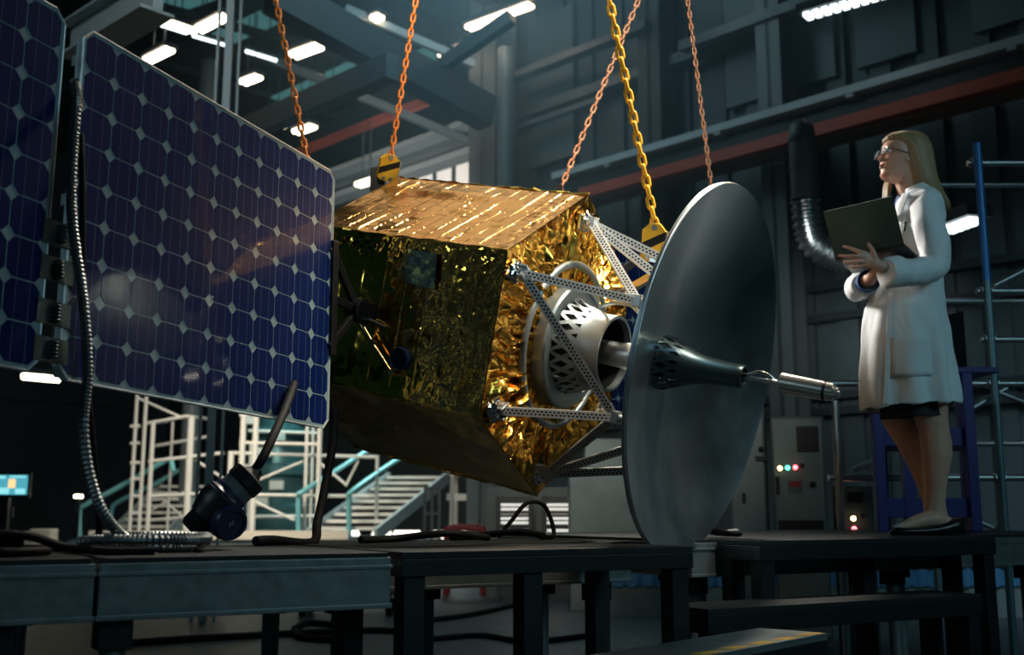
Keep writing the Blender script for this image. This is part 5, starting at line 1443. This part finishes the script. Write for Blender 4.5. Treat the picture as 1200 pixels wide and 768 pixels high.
# standing collar and lapel
for f in range(13):
    a = -2.5 + 5.0 * f / 12
    c = W(1073, 232)
    cl.append(a)
def colpt(a, r, z): c = W(1072, 232); return Vector((c.x + r * 1.02 * math.cos(a), c.y + r * 1.15 * math.sin(a), c.z + z - .045 * (1 - math.cos(a)) * .5 ))
m.grid(lambda u, v: colpt(-2.45 + 4.9 * u, .072 + .030 * v, .062 - .055 * v + .010 * math.sin(u * PI)), 30, 6)
m.build('coat_collar', 'coat', co, smooth=60, solid=.004)
m = MB(); pts = [(1062, 232), (1066, 226), (1056, 252), (1046, 268), (1046, 256)]
A_, B_, C_, D_ = (1060, 229), (1068, 228), (1058, 254), (1048, 262)
patch([A_, B_, C_, D_], 'lapel', co, lift=.012)
m = MB()
m.grid(lambda u, v: colpt(-2.9 + 5.8 * u, .058 + .012 * v, .070 - .045 * v), 28, 4); m.build('shirt_collar', 'shirt', WOM, smooth=60, solid=.003)
m = MB(); m.loft([ring(1050, 1070, 232, -.0, .05, 20), ring(1047, 1072, 244, -.0, .075, 20), ring(1045, 1080, 262, 0, .10, 20)]); m.build('shirt_front', 'shirt', WOM, smooth=60)
for (p_, d_, r_) in ((W(1043, 318, -.325), wr_l - (el_l + wr_l) / 2, .042), (W(1017, 330, -.14), wr_r - el_r, .050)):
    d_ = d_.normalized(); m = MB(); m.lathe(p_ - d_ * .05, d_, [(0, r_ * .9), (.062, r_), (.066, r_ - .004), (.0, r_ - .008)], 24); m.build('shirt_cuff', 'shirt', WOM, smooth=40)
m = MB(); m.loft([ring(1036, 1104, 440, 0, .145, 32), ring(1033, 1106, 470, 0, .150, 32), ring(1033, 1108, 490, 0, .150, 32)]); m.build('skirt', 'skirt', WOM, smooth=60)
# buttons and a pen in the chest pocket
m = MB(); pb_ = oncoat(1060, 266, .006); m.tube([pb_ + Vector((.004, -.006, .022)), pb_ + Vector((-.004, -.006, -.022))], .0045, 8); m.build('pen', 'black', WOM, smooth=60)
for (u, v) in ((1053, 250), (1037, 372), (1036, 420)):
    m = MB(); m.disc(oncoat(u, v, .006), Vector((-.5, -.86, 0)), .007, .003, 12); m.build('button', 'paint_white', co)
# shoes
for dy, off in ((-.07, 0), (.10, 1)):
    m = MB(); rings = []
    z0 = DT + .002
    st = [(1130.5, .055, .018, 0), (1127.5, .074, .034, 0), (1119, .074, .039, 0), (1107, .056, .042, 0), (1095, .044, .044, 0), (1082, .037, .045, 0), (1068, .035, .046, 0), (1056, .034, .041, 0), (1048, .030, .031, 0), (1042, .020, .013, 0)]
    for i, (px, hz_, wz_, _) in enumerate(st):
        f = i / (len(st) - 1); c = W(px + off, 622, dy - .05 * f); rg = []
        for k in range(18):
            a = 2 * PI * k / 18; zz = math.sin(a); rg.append(Vector((c.x, c.y + wz_ * math.cos(a), z0 + (hz_ * (.5 + .5 * zz)))))
        rings.append(rg)
    m.loft(rings); so = m.build('shoe', 'shoe', WOM, smooth=50)
    m = MB(); c = W(1052 + off, 616.5, dy - .05); m.box(c + Vector((0, 0, -.002)), (.030, .045, .008), (Vector((.97, 0, .22)), Vector((0, 1, 0)), Vector((-.22, 0, .97)))); m.tube([c + Vector((0, -.022, .003)), c + Vector((0, .022, .003))], .006, 8); m.build('shoe_buckle', 'steel', so, bevel=.002)

# ---- laptop
lh0, lh1 = ony(979.5, 303, 4.60), ony(1058.5, 287, 4.42)      # the hinge, left and right end
lt0, lt1 = ony(961, 246, 4.55), ony(1045, 233, 4.37)
LP = thing('laptop', (lh0 + lh1) / 2, 'dark open laptop held by the woman in the white coat', 'laptop')
hx_ = (lh1 - lh0).normalized(); up_ = ((lt0 - lh0) + (lt1 - lh1)) / 2; Lh = up_.length; up_ = (up_ - hx_ * up_.dot(hx_)).normalized(); nb = hx_.cross(up_)      # towards the woman or away
if nb.y < 0: nb = -nb
m = MB(); W_ = (lh1 - lh0).length
cL = (lh0 + lh1) / 2 + up_ * Lh / 2
m.box(cL, (W_ * 1.03, Lh, .007), (hx_, up_, nb)); lid = m.build('lid', 'laptop', LP, bevel=.003)
m = MB(); m.box(cL + nb * .0042, (W_ * .96, Lh * .9, .001), (hx_, up_, nb)); m.build('screen', 'black', lid)
bd = ony(1077.5, 306.5, 4.50) - lh1; bd = (bd - hx_ * bd.dot(hx_)); bd = (bd.normalized() + nb * .6).normalized() ; bd = (bd - hx_ * bd.dot(hx_)).normalized()
bn = hx_.cross(bd); m = MB(); m.box((lh0 + lh1) / 2 + bd * Lh * .5 , (W_ * 1.03, Lh, .013), (hx_, bd, bn)); bo = m.build('base', 'laptop_dark', LP, bevel=.003)
m = MB(); s = 1 if bn.z > 0 else -1; m.box((lh0 + lh1) / 2 + bd * Lh * .45 + bn * s * .0068, (W_ * .85, Lh * .5, .002), (hx_, bd, bn)); m.build('keyboard', 'black', bo)
m = MB(); m.tube([lh0, lh1], .006, 10); m.build('hinge', 'black', LP)
print('LAPTOP', W_, Lh, bd, nb)
